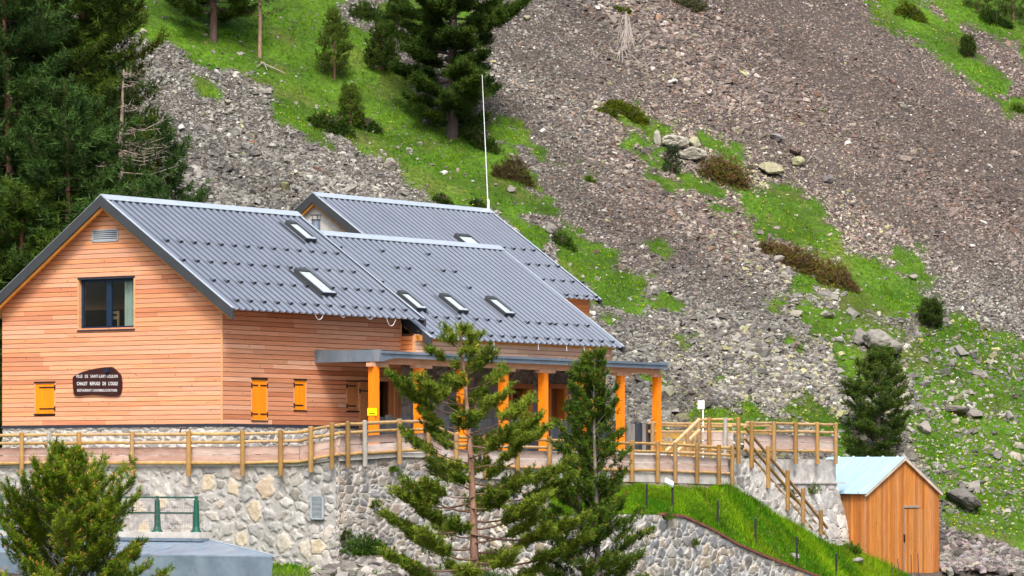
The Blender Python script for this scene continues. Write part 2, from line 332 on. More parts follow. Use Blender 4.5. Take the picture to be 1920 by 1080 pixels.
# scree: one mesh of angular stones nobody could count
def rock_field(name, X, Y, Z, size, colr, seed, mat, flat=(0.25, 0.6), sink=0.15, tilt=0.5):
    R = np.random.RandomState(seed); n = len(X)
    base = np.array([(-1, -1, -1), (1, -1, -1), (1, 1, -1), (-1, 1, -1), (-1, -1, 1), (1, -1, 1), (1, 1, 1), (-1, 1, 1)], float) * 0.5
    v = np.repeat(base[None], n, 0) + R.uniform(-0.2, 0.2, (n, 8, 3))
    v[:, 4:, :2] *= R.uniform(0.45, 1.0, (n, 1, 2))
    sc = np.stack([size * R.uniform(0.8, 1.5, n), size * R.uniform(0.55, 1.0, n), size * R.uniform(*flat, n)], -1)
    v *= sc[:, None]
    a = R.uniform(0, 2 * np.pi, n); tx = R.normal(0, tilt * 0.6, n) + 0.35; ty = R.normal(0, tilt * 0.6, n)
    ca, sa = np.cos(a)[:, None], np.sin(a)[:, None]
    x, y, z = v[..., 0] * ca - v[..., 1] * sa, v[..., 0] * sa + v[..., 1] * ca, v[..., 2]
    c1, s1 = np.cos(tx)[:, None], np.sin(tx)[:, None]; y, z = y * c1 - z * s1, y * s1 + z * c1
    c2, s2 = np.cos(ty)[:, None], np.sin(ty)[:, None]; x, z = x * c2 + z * s2, -x * s2 + z * c2
    V = np.stack([x + X[:, None], y + Y[:, None], z + (Z + size * sink)[:, None]], -1).reshape(-1, 3)
    q = np.array([(0, 3, 2, 1), (4, 5, 6, 7), (0, 1, 5, 4), (1, 2, 6, 5), (2, 3, 7, 6), (3, 0, 4, 7)])
    Fq = (np.arange(n)[:, None, None] * 8 + q[None]).reshape(-1, 4)
    return np_mesh(name, V, Fq, np.repeat(colr, 6, 0), mat, 'FACE')
def slope_pts(R, n, y1=1010):
    px = R.uniform(-110, 2030, n); py = R.uniform(-110, y1, n); r = (px - CX) / F; q = (HY - py) / F; g = 0.62 * (1 - 0.5 * r) - q
    Y = 0.62 * 157.5 / g
    for _ in range(7): Y = Y - np.clip((height(r * Y, Y) - q * Y) / g, -6, 6); Y = np.clip(Y, 120, 300)
    ok = (np.abs(height(r * Y, Y) - q * Y) < 0.25) & (Y > 141.5) & (Y < 260); Y = Y[ok]; X = r[ok] * Y
    return X, Y, height(X, Y)
def frustum_pts(R, n, ya, yb, pad=60):
    Y = np.sqrt(R.uniform(ya ** 2, yb ** 2, n)); px = R.uniform(-pad, 1920 + pad, n)
    return (px - CX) / F * Y, Y
def rock_colors(R, X, Y, px, py):
    n = len(X)
    pal = np.array([(0.22, 0.185, 0.17), (0.265, 0.24, 0.22), (0.175, 0.16, 0.16), (0.22, 0.155, 0.13), (0.34, 0.315, 0.285), (0.13, 0.12, 0.12), (0.27, 0.18, 0.13)])
    pr = np.array([.25, .22, .17, .08, .16, .09, .03])
    c = pal[R.choice(len(pal), n, p=pr / pr.sum())]
    # redder high on the right, greyer on the left
    red = sstep(950, 1500, px) * (1 - sstep(300, 620, py)) + 0.35 * sstep(1000, 1200, px) * (1 - sstep(420, 560, py))
    c = c * (1 + np.clip(red, 0, 1)[:, None] * np.array([0.04, -0.09, -0.10])) * (1 - 0.10 * np.clip(red, 0, 1))[:, None]
    grey = np.maximum(1 - sstep(700, 1000, px), 0.9 * sstep(430, 600, py))[:, None]; g = c.mean(1, keepdims=True) * np.array([1.04, 1.0, 0.95])
    c = c * (1 - 0.6 * grey) + g * 0.6 * grey
    # pale lichened stones in the zones beside the grass
    lz = np.exp(-((px - 1480 - 0.8 * (py - 400)) / 150) ** 2) * sstep(180, 330, py) + 0.8 * sstep(560, 720, py) * sstep(1120, 1300, px) * (1 - 0.7 * sstep(1640, 1720, px)) + 0.3 * sstep(1080, 1150, px) * (1 - sstep(1250, 1400, px)) * sstep(60, 120, py) * (1 - sstep(250, 300, py))
    k = R.rand(n) < np.clip(lz, 0, 1) * 0.25 + 0.012
    lc = np.array([(0.34, 0.32, 0.17), (0.33, 0.31, 0.24), (0.42, 0.38, 0.31), (0.27, 0.26, 0.14)])[R.choice(4, n)]
    c = np.where(k[:, None], lc, c)
    st_ = fbm(X * 0.48 + Y * 0.88, X * 0.2 - Y * 0.1, 2.6, 63, 3)
    c = c * (0.70 - 0.12 * sstep(420, 600, py) - 0.07 * (1 - sstep(700, 1000, px)) + 0.04 * sstep(1200, 1600, px))[:, None] * (1 + 1.1 * st_)[:, None] * R.uniform(0.6, 1.5, (n, 1)) * np.array([0.97, 1.02, 0.975]); w = R.rand(n) < 0.015
    c[w] = np.array([0.42, 0.41, 0.39]) * R.uniform(0.8, 1.2, (w.sum(), 1))
    return np.clip(c, 0.02, 0.75)
R = np.random.RandomState(5)
allp = []
for n, lo, hi in ((310000, 0.07, 0.15), (95000, 0.14, 0.26), (8500, 0.24, 0.44)):
    X, Y, Z = slope_pts(R, n); n = len(X); px, py = px_of(X, Y, Z)
    gm = grass_mask(X, Y, Z); strk = fbm(X * 0.48 + Y * 0.88, X * 0.88 * 0.22 - Y * 0.48 * 0.22, 2.2, 62, 3)
    stony = sstep(1560, 1680, px) * sstep(560, 640, py)
    keep = (R.rand(n) > gm * (0.985 - 0.12 * stony - (0.02 if hi > 0.2 else 0))) & (py > -60) & (py < 1100) & (Z > -3.6)
    # finer stones upper right, coarser towards the foot of the slope
    sz = R.uniform(0, 1, n) ** 1.6 * (hi - lo) + lo
    sz *= 0.9 + 0.02 * (1 - sstep(800, 1000, px)) + 0.20 * sstep(450, 750, py) - 0.1 * sstep(1300, 1500, px) * (1 - sstep(350, 500, py))
    sz *= np.clip(1.05 + 1.2 * strk, 0.85, 1.45); big = fbm(X, Y, 6, 61, 3)
    if hi > 0.25: keep &= R.rand(n) < np.clip(0.35 + big * 2.0 + 0.5 * sstep(500, 700, py), 0.08, 1)
    if hi < 0.2: keep &= ~((px > 1700) & (py > 985)) | (R.rand(n) < .5)
    else: keep &= ~((px > 1600) & (py > 960))
    allp.append((X[keep], Y[keep], Z[keep], sz[keep]))
X, Y, Z, sz = [np.concatenate([a[i] for a in allp]) for i in range(4)]
px, py = px_of(X, Y, Z)
o = rock_field("scree", X, Y, Z, sz, rock_colors(R, X, Y, px, py), 3, M['rock'])
tag(o, "loose grey and reddish scree covering the mountainside", None, kind='stuff')

# blades of grass
def blades(name, X, Y, Z, hgt, colr, seed, per=5, spread=0.10, width=0.012):
    R = np.random.RandomState(seed); n = len(X)
    X = np.repeat(X, per); Y = np.repeat(Y, per); Z = np.repeat(Z, per); hgt = np.repeat(hgt, per) * R.uniform(0.6, 1.25, n * per)
    c = np.repeat(colr, per, 0) * R.uniform(0.75, 1.3, (n * per, 1)); n *= per
    X = X + R.normal(0, spread, n); Y = Y + R.normal(0, spread, n)
    a = R.uniform(0, np.pi, n); lean = R.normal(0, 0.35, (n, 2)) * hgt[:, None]
    dx, dy = np.cos(a) * width, np.sin(a) * width; z = Z - 0.03
    V = np.stack([np.stack([X - dx, Y - dy, z], -1), np.stack([X + dx, Y + dy, z], -1), np.stack([X + lean[:, 0], Y + lean[:, 1], z + hgt], -1)], 1).reshape(-1, 3)
    return np_mesh(name, V, np.arange(n * 3).reshape(-1, 3), np.clip(c, 0.003, 1), M['grass'], 'FACE')
def grass_colors(R, X, Y, n):
    a = np.array([0.045, 0.165, 0.002]); b = np.array([0.175, 0.315, 0.005]); d = np.array([0.20, 0.17, 0.04])
    t = np.clip(0.42 + 2.1 * fbm(X, Y, 1.6, 71, 3) + R.normal(0, 0.25, n), 0, 1)[:, None]; c = a * (1 - t) + b * t
    k = R.rand(n) < 0.03 + 0.20 * sstep(0.12, 0.3, fbm(X, Y, 2.5, 72, 2)); c[k] = c[k] * 0.4 + d * 0.6
    return c
n = 170000; X, Y, Z = slope_pts(R, n); n = len(X); gm = grass_mask(X, Y, Z); px, py = px_of(X, Y, Z)
keep = (R.rand(n) < gm) & (py > -40) & (py < 1110); X, Y, Z = X[keep], Y[keep], Z[keep]; n = len(X)
o = blades("grass", X, Y, Z, R.uniform(0.06, 0.17, n) * (1 + 0.9 * np.clip(fbm(X, Y, 0.9, 73, 2) * 2, -0.5, 1)), grass_colors(R, X, Y, n), 4, 4, 0.07, 0.016)
tag(o, "short bright green grass growing in strips down the slope", None, kind='stuff')
# yellow and white flowers dotted in the grass

# ------------------------------------------------------------------ the chalet (local x = along the ridge, y = across, z = up)
house = house_frame("chalet", "long larch-clad mountain chalet with grey ribbed metal roofs and a timber porch", "chalet")
K = 0.69
RA = dict(tr=4.55, zr=8.72, te=-0.77, s0=-0.42, s1=9.5)
RB = dict(tr=4.35, zr=8.13, te=-1.0, s0=9.52, s1=20.95)
RC = dict(tr=11.96, zr=10.30, te=6.69, s0=19.8, s1=31.0)
rnd = random.Random(2)
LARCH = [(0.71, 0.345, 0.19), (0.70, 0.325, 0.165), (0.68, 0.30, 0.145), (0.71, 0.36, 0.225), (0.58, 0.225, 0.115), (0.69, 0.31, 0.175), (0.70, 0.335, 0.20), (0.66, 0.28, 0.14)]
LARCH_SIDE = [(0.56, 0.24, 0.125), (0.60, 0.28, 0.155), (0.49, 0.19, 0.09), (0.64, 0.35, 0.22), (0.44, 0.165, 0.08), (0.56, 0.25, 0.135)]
def jit(c, a=0.1):
    k = 1 + rnd.uniform(-a, a); return tuple(x * k for x in c)
def cladding(mb, f, u0, u1, z0, z1, lim=None, holes=(), pal=LARCH, pitch=0.146, gap=0.016, th=0.024, L=(2.2, 5.0)):
    """horizontal boards; f(u, out, z) -> xyz; lim(z) -> (u0,u1) for a sloping outline"""
    z = z0
    while z < z1 - 0.02:
        za, zb = z + gap, min(z + pitch, z1)
        la, lb = (lim(za), lim(zb)) if lim else ((u0, u1), (u0, u1))
        zm = (za + zb) / 2
        spans = [(min(la[0], la[1]), max(la))]
        cuts = [h for h in holes if h[2] < zm < h[3]]
        segs = [[max(u0, min(la)), min(u1, max(la))]]
        for h in cuts:
            ns = []
            for a, b in segs:
                if h[0] > a and h[0] < b: ns.append([a, h[0]])
                if h[1] < b and h[1] > a: ns.append([h[1], b])
                if h[1] <= a or h[0] >= b: ns.append([a, b])
            segs = ns
        for a, b in segs:
            x = a; first = True
            while x < b - 0.01:
                e = min(b, x + rnd.uniform(*L) * (rnd.uniform(0.3, 1) if first else 1))
                if b - e < 0.4: e = b
                first = False
                A0 = x if x > la[0] + 1e-6 or not lim else la[0]; B0 = e
                A1 = max(x, lb[0]) if lim else x; B1 = min(e, lb[1]) if lim else e
                if B1 > A1:
                    c = jit(rnd.choice(pal), 0.09); g = 0.0015
                    o_ = th + rnd.uniform(-0.002, 0.002)
                    mb.hexa([f(x + g, 0, za), f(e - g, 0, za), f(e - g, o_, za), f(x + g, o_, za),
                             f(A1 + g, 0, zb), f(B1 - g, 0, zb), f(B1 - g, o_, zb), f(A1 + g, o_, zb)], c)
                x = e
        z += pitch
def gable_lim(t0, t1, tr, zr, drop):
    def lim(z):
        d = (zr - drop - z) / K
        return max(t0, tr - d), min(t1, tr + d)
    return lim
ZB = 1.53          # foot of the larch
# --- front wing, gable wall
gm_ = MB(); gw = []
win_t = (t_at(253, 0), t_at(147, 0)); win_z = (z_at(618.5, 0, (win_t[0] + win_t[1]) / 2), z_at(521, 0, (win_t[0] + win_t[1]) / 2))
sh_t = (t_at(104, 0), t_at(66, 0)); sh_z = (z_at(776.5, 0, sh_t[0]), z_at(716, 0, sh_t[0]))
vent_t = (t_at(223, 0), t_at(174, 0)); vent_z = (z_at(452, 0, vent_t[0]), z_at(429, 0, vent_t[0]))
fg = lambda u, o_, z: (-o_, u, z)
cladding(gm_, fg, 0.0, 9.1, ZB + 0.03, 8.5, gable_lim(0.0, 9.1, 4.55, 8.72, 0.14), holes=[(*win_t, *win_z), (*sh_t, *sh_z), (*vent_t, *vent_z)])
gm_.build("gable_wall_boards", M['board'], house)
c_ = MB()   # solid wall behind the boards
def gable_poly(t0, t1, tr, zr, drop, zb):
    return [(t0, zb), (t1, zb), (t1, zr - drop - K * (t1 - tr)), (tr, zr - drop), (t0, zr - drop - K * (tr - t0))]
# core as panels around the window opening
def core_panel(mb, t0, t1, z0, z1): mb.box(0.002, 0.2, t0, t1, z0, z1, (1, 1, 1))
T0, T1 = win_t; w0, w1 = win_z; dq = (8.56 - w1) / K
for poly in ([(0.02, 0.3), (9.08, 0.3), (9.08, w0), (0.02, w0)], [(0.02, w0), (T0, w0), (T0, w1), (4.55 - dq, w1), (0.02, 5.42)],
             [(T1, w0), (9.08, w0), (9.08, 5.42), (4.55 + dq, w1), (T1, w1)], [(4.55 - dq, w1), (4.55 + dq, w1), (4.55, 8.56)]):
    c_.prism(poly, lambda a, b: (0.002, a, b), lambda a, b: (0.2, a, b))
# --- side wall
side = MB(); fs_ = lambda u, o_, z: (u, -o_, z)
def shole(p0, p1, y0, y1):
    a, b = s_at(p0, 0), s_at(p1, 0); m_ = (a + b) / 2
    return (a, b, z_at(y1, m_, 0), z_at(y0, m_, 0))
SH1 = shole(470.5, 500, 710, 789); SH2 = shole(550, 573, 711.5, 770); SH3 = shole(649, 671.5, 714, 771)
DOOR = shole(673.5, 700, 714, 845); DOOR = (DOOR[0], DOOR[1], 0.8, DOOR[3])
OPEN = (s_at(710, 0), s_at(727, 0), 0.8, z_at(716, 8.5, 0))
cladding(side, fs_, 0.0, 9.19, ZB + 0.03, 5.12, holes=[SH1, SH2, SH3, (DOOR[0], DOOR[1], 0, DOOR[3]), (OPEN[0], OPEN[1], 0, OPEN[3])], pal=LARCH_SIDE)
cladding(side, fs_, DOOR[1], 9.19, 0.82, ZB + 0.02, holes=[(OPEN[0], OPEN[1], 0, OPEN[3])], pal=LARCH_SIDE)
side.build("side_wall_boards", M['board'], house)
c_.box(0.2, OPEN[0], 0.002, 0.2, 0.3, 5.25); c_.box(OPEN[1], 9.17, 0.002, 0.2, 0.3, 5.25); c_.box(OPEN[0], OPEN[1], 0.002, 0.2, OPEN[3], 5.25)
c_.box(9.0, 9.17, 0.2, 9.0, 0.3, 5.3); c_.box(0.2, 9.0, 8.9, 9.08, 0.3, 5.3)
c_.build("wall_core", M['dark_backing'], house)
fr = MB(); fr.box(0.21, 8.95, 0.21, 8.85, 3.55, 3.6); fr.box(3.6, 3.65, 0.21, 8.85, 3.6, 5.4); fr.build("interior_floor", M['interior'], house)
cr = MB(); cr.box(-0.03, 0.012, -0.03, 0.012, ZB, 5.2); cr.build('corner_trim', M['larch_plain'], house); cr = MB(); cr.box(9.17, 9.21, -0.03, 0.1, ZB, 4.95); cr.build("corner_trim", M['larch_plain'], house)
st = MB(); st.box(-0.05, 0, -0.05, 9.12, ZB - 0.05, ZB + 0.035); st.box(0, DOOR[0] - 0.1, -0.05, 0, ZB - 0.05, ZB + 0.035); st.build("base_flashing", M['darkmetal'], house)

# --- corrugated roofs
def slope_sheet(mb, s0, s1, tr, zr, te, sign=1, pitch=0.333, lift=0.0):
    k = K; prof = [(0, 0), (0.20, 0), (0.262, 0.062), (0.305, 0.062), (0.333, 0)]
    ss = []
    x = s0
    while x < s1 - 1e-6:
        for a, h in prof[:-1]:
            if x + a <= s1: ss.append((x + a, h))
        x += pitch
    ss.append((s1, 0)); n = math.hypot(1, k)
    vs = []
    for s, h in ss:
        for t in (tr, te):
            z = zr - k * abs(tr - t); o_ = (h + lift) / n
            vs.append((s, t + (-sign) * k * o_ if False else t - sign * o_ * k, z + o_))
    fs = [(2 * i, 2 * i + 1, 2 * i + 3, 2 * i + 2) for i in range(len(ss) - 1)]
    mb.add(vs, fs)
def roof(R_, both=True, soff=0.10, fasc=(True, True), name="roof", wood_s0=0.0, back_te=None):
    s0, s1, tr, zr, te = R_['s0'], R_['s1'], R_['tr'], R_['zr'], R_['te']
    tb = 2 * tr - te
    r = MB(); slope_sheet(r, s0, s1, tr, zr, te, 1, lift=0.005); slope_sheet(r, s0, s1, tr, zr, tb, -1, lift=0.005)
    ro = r.build(name, M['zincroof'], house)
    ca = MB(); w = 0.24
    for sg in (1, -1):
        ca.hexa([(s0 - .02, tr, zr + 0.085), (s1 + .02, tr, zr + 0.085), (s1 + .02, tr - sg * w, zr + 0.062 - K * w * 0.9), (s0 - .02, tr - sg * w, zr + 0.062 - K * w * 0.9),
                 (s0 - .02, tr, zr + 0.10), (s1 + .02, tr, zr + 0.10), (s1 + .02, tr - sg * w, zr + 0.075 - K * w * 0.9), (s0 - .02, tr - sg * w, zr + 0.075 - K * w * 0.9)])
    ca.build("ridge_cap", M['ridge'], ro)
    for a, b in ((s0 - 0.03, s0 + 0.09), (s1 - 0.10, s1 + 0.03)):      # pale verge strip at each end
        ve = MB()
        for sg, t_e in ((1, te), (-1, tb)):
            h0, h1 = 0.055, 0.068
            ve.hexa([(a, tr, zr + h0), (b, tr, zr + h0), (b, t_e, zr + h0 - K * abs(tr - te)), (a, t_e, zr + h0 - K * abs(tr - te)),
                     (a, tr, zr + h1), (b, tr, zr + h1), (b, t_e, zr + h1 - K * abs(tr - te)), (a, t_e, zr + h1 - K * abs(tr - te))])
        ve.build("verge_strip", M['ridge'], ro)
    so_ = MB(); fa = MB(); fb_ = MB()
    for sg, t_e in ((1, te), (-1, tb)):
        d = K * abs(tr - te)
        def slab(mb, a, b, lo, hi, tin=0.0, tout=0.0):
            t1 = t_e + sg * tout
            dd = K * abs(tr - t1)
            mb.hexa([(a, tr, zr - lo), (b, tr, zr - lo), (b, t1, zr - lo - dd), (a, t1, zr - lo - dd),
                     (a, tr, zr - hi), (b, tr, zr - hi), (b, t1, zr - hi - dd), (a, t1, zr - hi - dd)])
        slab(so_, s0 + 0.04, s1 - 0.04, 0.10, 0.02, tout=0.16)
        if fasc[0]: slab(fa, s0 - 0.035, s0 + 0.035, 0.30, -0.05, tout=-0.02)
        if fasc[1]: slab(fb_, s1 - 0.035, s1 + 0.035, 0.20, -0.05, tout=-0.02)
        # rafters seen under the verge
        slab(so_, s0 + 0.036, s0 + 0.13, 0.385, 0.101, tout=0.16)
    so_.build("soffit", M['soffit'], ro); fa.build("verge_board", M['fascia'], ro); fb_.build("verge_board", M['fascia'], ro)
    return ro
roofA = roof(RA); roofB = roof(RB); roofC = roof(RC)
# the eaves plate under each visible eave
ep = MB()
for R_, s0, s1, tw in ((RA, 0.0, 9.15, 0.0), (RB, 9.2, 20.7, -0.55), (RC, 20.6, 30.4, 7.2)):
    z = R_['zr'] - K * (R_['tr'] - tw) - 0.17
    ep = MB(); ep.box(s0, s1, tw - 0.12, tw - 0.026, z - 0.20, z - 0.02); ep.build("eaves_plate", M['soffit'], house)

def rz(R_, t): return R_['zr'] - K * abs(R_['tr'] - t)

# snow guards
gd = MB(); nrm = 1 / math.hypot(1, K)
gd.box(-0.06, 0.06, -0.10, 0.10, 0.0, 0.014); gd.box(-0.075, 0.075, -0.10, -0.085, 0.014, 0.115); gd.hexa([(-0.012, -0.09, 0.01), (0.012, -0.09, 0.01), (0.012, 0.1, 0.01), (-0.012, 0.1, 0.01), (-0.012, -0.09, 0.10), (0.012, -0.09, 0.10), (0.012, 0.02, 0.02), (-0.012, 0.02, 0.02)])
g0 = gd.build("snow_guard", M['black'], roofA); used = [False]; slope = math.atan(K)
gcount = {'n': 0}; rest = []
def guard(ro, R_, s, t):
    k = round((s - R_['s0'] - 0.269) / 0.333); s = R_['s0'] + 0.269 + 0.333 * k
    loc = (s, t, rz(R_, t) + 0.055)
    if gcount['n'] >= 100: rest.append((ro, loc)); return
    gcount['n'] += 1
    if not used[0]: o = g0; used[0] = True
    else: o = g0.copy(); col.objects.link(o)
    o.parent = ro; o.location = loc; o.rotation_euler = (slope, 0, 0); o.scale = (0.82, 0.85, 0.85)
def row(ro, R_, pts, step=None):
    a = on_roof(*pts[0], R_['tr'], R_['zr'], K)
    if step is None:
        for p in pts:
            q = on_roof(*p, R_['tr'], R_['zr'], K); guard(ro, R_, q[0], q[1])
    else:
        b = on_roof(*pts[1], R_['tr'], R_['zr'], K); n = int(round((b[0] - a[0]) / step)); t = (a[1] + b[1]) / 2
        for i in range(n + 1): guard(ro, R_, a[0] + i * step, t)
    return a
row(roofA, RA, [(305, 454), (630, 479)], 0.667); row(roofA, RA, [(345, 492), (662, 513)], 0.667)
row(roofA, RA, [(403, 530), (716, 549)], 0.667); row(roofA, RA, [(437, 567), (748, 584)], 0.667)
row(roofB, RB, [(784, 626), (1143, 644)], 0.667)
row(roofB, RB, [(813.5, 598), (833.5, 599), (853.5, 600), (892.5, 602), (911.5, 603), (932, 605), (988, 608), (1006, 609), (1024, 610), (1042.5, 611), (1060.5, 612), (1079, 613), (1097, 614)])
row(roofB, RB, [(633.5, 467), (714.5, 474), (803, 480)]); row(roofB, RB, [(682, 500), (743.5, 505), (763.5, 506.5), (831.5, 511), (851, 512.5)])
row(roofB, RB, [(713.5, 532), (793, 538), (881, 543)])
for pa, pb in (((943, 467), (1011, 474)), ((972.5, 497), (1039, 502)), ((1017.5, 527), (1084.5, 532)), ((1045.5, 555), (1111, 559))): row(roofC, RC, [pa, pb], 0.667)
if rest:
    rm = MB(); Rx = Matrix.Rotation(slope, 3, 'X')
    for ro, loc in rest:
        rm.add([Rx @ (Vector(v) * 0.85) + Vector(loc) for v in gd.v], gd.f)
    tag(rm.build("snow_guard_rest", M['black'], roofC), kind='stuff'); bpy.data.objects["snow_guard_rest"].name = "snow_guards_far"

# rooflights
def skylight(R_, quad):
    """quad: pixel corners top-left, top-right, bottom-right, bottom-left of the glass"""
    q = [on_roof(*p, R_['tr'], R_['zr'], K) for p in quad]
    s0 = (q[0][0] + q[3][0]) / 2; s1 = (q[1][0] + q[2][0]) / 2; t1 = (q[0][1] + q[1][1]) / 2; t0 = (q[2][1] + q[3][1]) / 2
    e = bpy.data.objects.new("skylight", None); col.objects.link(e); e.parent = house
    e.location = ((s0 + s1) / 2, (t0 + t1) / 2, rz(R_, (t0 + t1) / 2)); e.rotation_euler = (slope, 0, 0)
    w, L = (s1 - s0) / 2, (t1 - t0) / 2 / nrm
    f_ = MB(); b = 0.075; H = 0.17
    f_.box(-w - b, -w, -L - b, L + b, 0, H); f_.box(w, w + b, -L - b, L + b, 0, H); f_.box(-w, w, -L - b, -L, 0, H - 0.01); f_.box(-w, w, L, L + b + 0.08, 0, H + 0.02)
    f_.box(-w - b - 0.12, -w - b, -L - 0.2, L + 0.25, 0.045, 0.052); f_.box(w + b, w + b + 0.12, -L - 0.2, L + 0.25, 0.045, 0.052)
    f_.build("frame", M['fascia'], e)
    g_ = MB(); g_.box(-w, w, -L, L, H - 0.06, H - 0.035); g_.build("pane", M['painted_skyglass'], e)
    sl = MB(); sl.box(-w - 0.02, w + 0.02, -L - b - 0.004, -L + 0.03, H - 0.008, H + 0.012); sl.build("sill", M['alu'], e)
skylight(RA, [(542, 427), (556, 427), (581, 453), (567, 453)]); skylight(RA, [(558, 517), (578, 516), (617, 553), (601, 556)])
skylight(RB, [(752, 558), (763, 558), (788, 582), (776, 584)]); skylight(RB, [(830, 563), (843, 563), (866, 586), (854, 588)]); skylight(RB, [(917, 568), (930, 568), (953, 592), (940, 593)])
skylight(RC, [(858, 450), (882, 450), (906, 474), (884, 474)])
# chimney flue
ch = MB(); cx_, cy_ = s_at(592.5, 5.0), 5.0; cz = z_at(413, cx_, 5.0)
ch.tube([(cx_, cy_, 7.2), (cx_, cy_, cz)], 0.15, 20); cho = ch.build("chimney", M['flue'], house, smooth=True)
ch = MB(); ch.tube([(cx_, cy_, cz), (cx_, cy_, cz + 0.03)], 0.165, 20)
for k in range(5):
    a = k * 1.257 + 0.3; ch.tube([(cx_ + 0.13 * math.cos(a), cy_ + 0.13 * math.sin(a), cz), (cx_ + 0.17 * math.cos(a), cy_ + 0.17 * math.sin(a), cz + 0.17)], 0.009, 5)
ch.tube([(cx_, cy_, cz + 0.17), (cx_, cy_, cz + 0.185)], 0.21, 20); ch.build("cap", M['fascia'], cho)
# mast at the far end of the back roof
mx_ = MB(); ms = s_at(917.5, RC['tr']); mz = RC['zr'] + 0.1
tp = z_at(140, ms, RC['tr']); bx = W(ms, RC['tr']); tx_ = (904 - CX) / F * bx[1]; lt_ = local(tx_, bx[1])
mx_.tube([(ms - 0.06, RC['tr'], mz - 0.25), (lt_[0], lt_[1], tp)], [0.022, 0.012], 8); mx_.tube([(ms - 0.06, RC['tr'], mz - 0.25), (ms - 0.06, RC['tr'], mz + 0.35)], 0.05, 8)
mx_.build("mast", M['white'], house)

# --- gable window, shutters, vent
def window_big():
    e = bpy.data.objects.new("window", None); col.objects.link(e); e.parent = house
    t0, t1 = win_t; z0, z1 = win_z
    rv = MB(); d = 0.16
    rv.box(-0.03, d, t1 - 0.035, t1 + 0.01, z0, z1); rv.box(-0.03, d, t0 - 0.03, t0 + 0.03, z0, z1); rv.build("reveal", M['larch_plain'], e)
    hd = MB(); hd.box(-0.035, d, t0 - 0.03, t1 + 0.01, z1 - 0.03, z1 + 0.02); hd.build("flashing", M['darkmetal'], e); hd = MB(); hd.box(-0.06, d, t0 - 0.03, t1 + 0.01, z0 - 0.03, z0 + 0.015); hd.build("sill", M['darkmetal'], e)
    f_ = MB(); a, b = t0 + 0.03, t1 - 0.04; zz0, zz1 = z0 + 0.015, z1 - 0.03; x0, x1 = 0.10, 0.17; m_ = (a + b) / 2 - 0.02
    f_.box(x0, x1, a, a + 0.07, zz0, zz1); f_.box(x0, x1, b - 0.09, b, zz0, zz1); f_.box(x0, x1, a, b, zz0, zz0 + 0.10); f_.box(x0, x1, a, b, zz1 - 0.09, zz1)
    f_.box(x0 - 0.012, x1, m_ - 0.10, m_ + 0.10, zz0 + 0.1, zz1 - 0.09); f_.build("frame", M['navy'], e)
    for u0, u1 in ((a + 0.07, m_ - 0.10), (m_ + 0.10, b - 0.09)):
        g_ = MB(); g_.box(0.13, 0.136, u0, u1, zz0 + 0.1, zz1 - 0.09); g_.build("pane", M['glass'], e)
    cu = MB()
    for k in range(5):
        u = t0 + 0.14 + k * 0.10; cu.box(0.26 + 0.02 * (k % 2), 0.275 + 0.02 * (k % 2), u, u + 0.105, z0, z1)
    cu.build("curtain", material("pale_curtain", (0.55, 0.62, 0.52), 0.9, var=0.1), e)
    tb = MB(); bt = t0 + 1.05
    tb.box(0.5, 0.9, bt, bt + 0.45, z0 - 0.02, z0 + 0.1); 
    for u in (bt, bt + 0.4): tb.box(0.42, 0.47, u, u + 0.045, z0, z0 + 0.62)
    tb.box(0.43, 0.46, bt + 0.04, bt + 0.4, z0 + 0.35, z0 + 0.45); tb.box(0.43, 0.46, bt + 0.04, bt + 0.4, z0 + 0.52, z0 + 0.6)
    tb.build("bunk_ladder", material("indoor_pine", (0.4, 0.24, 0.12), 0.6), e)
window_big()
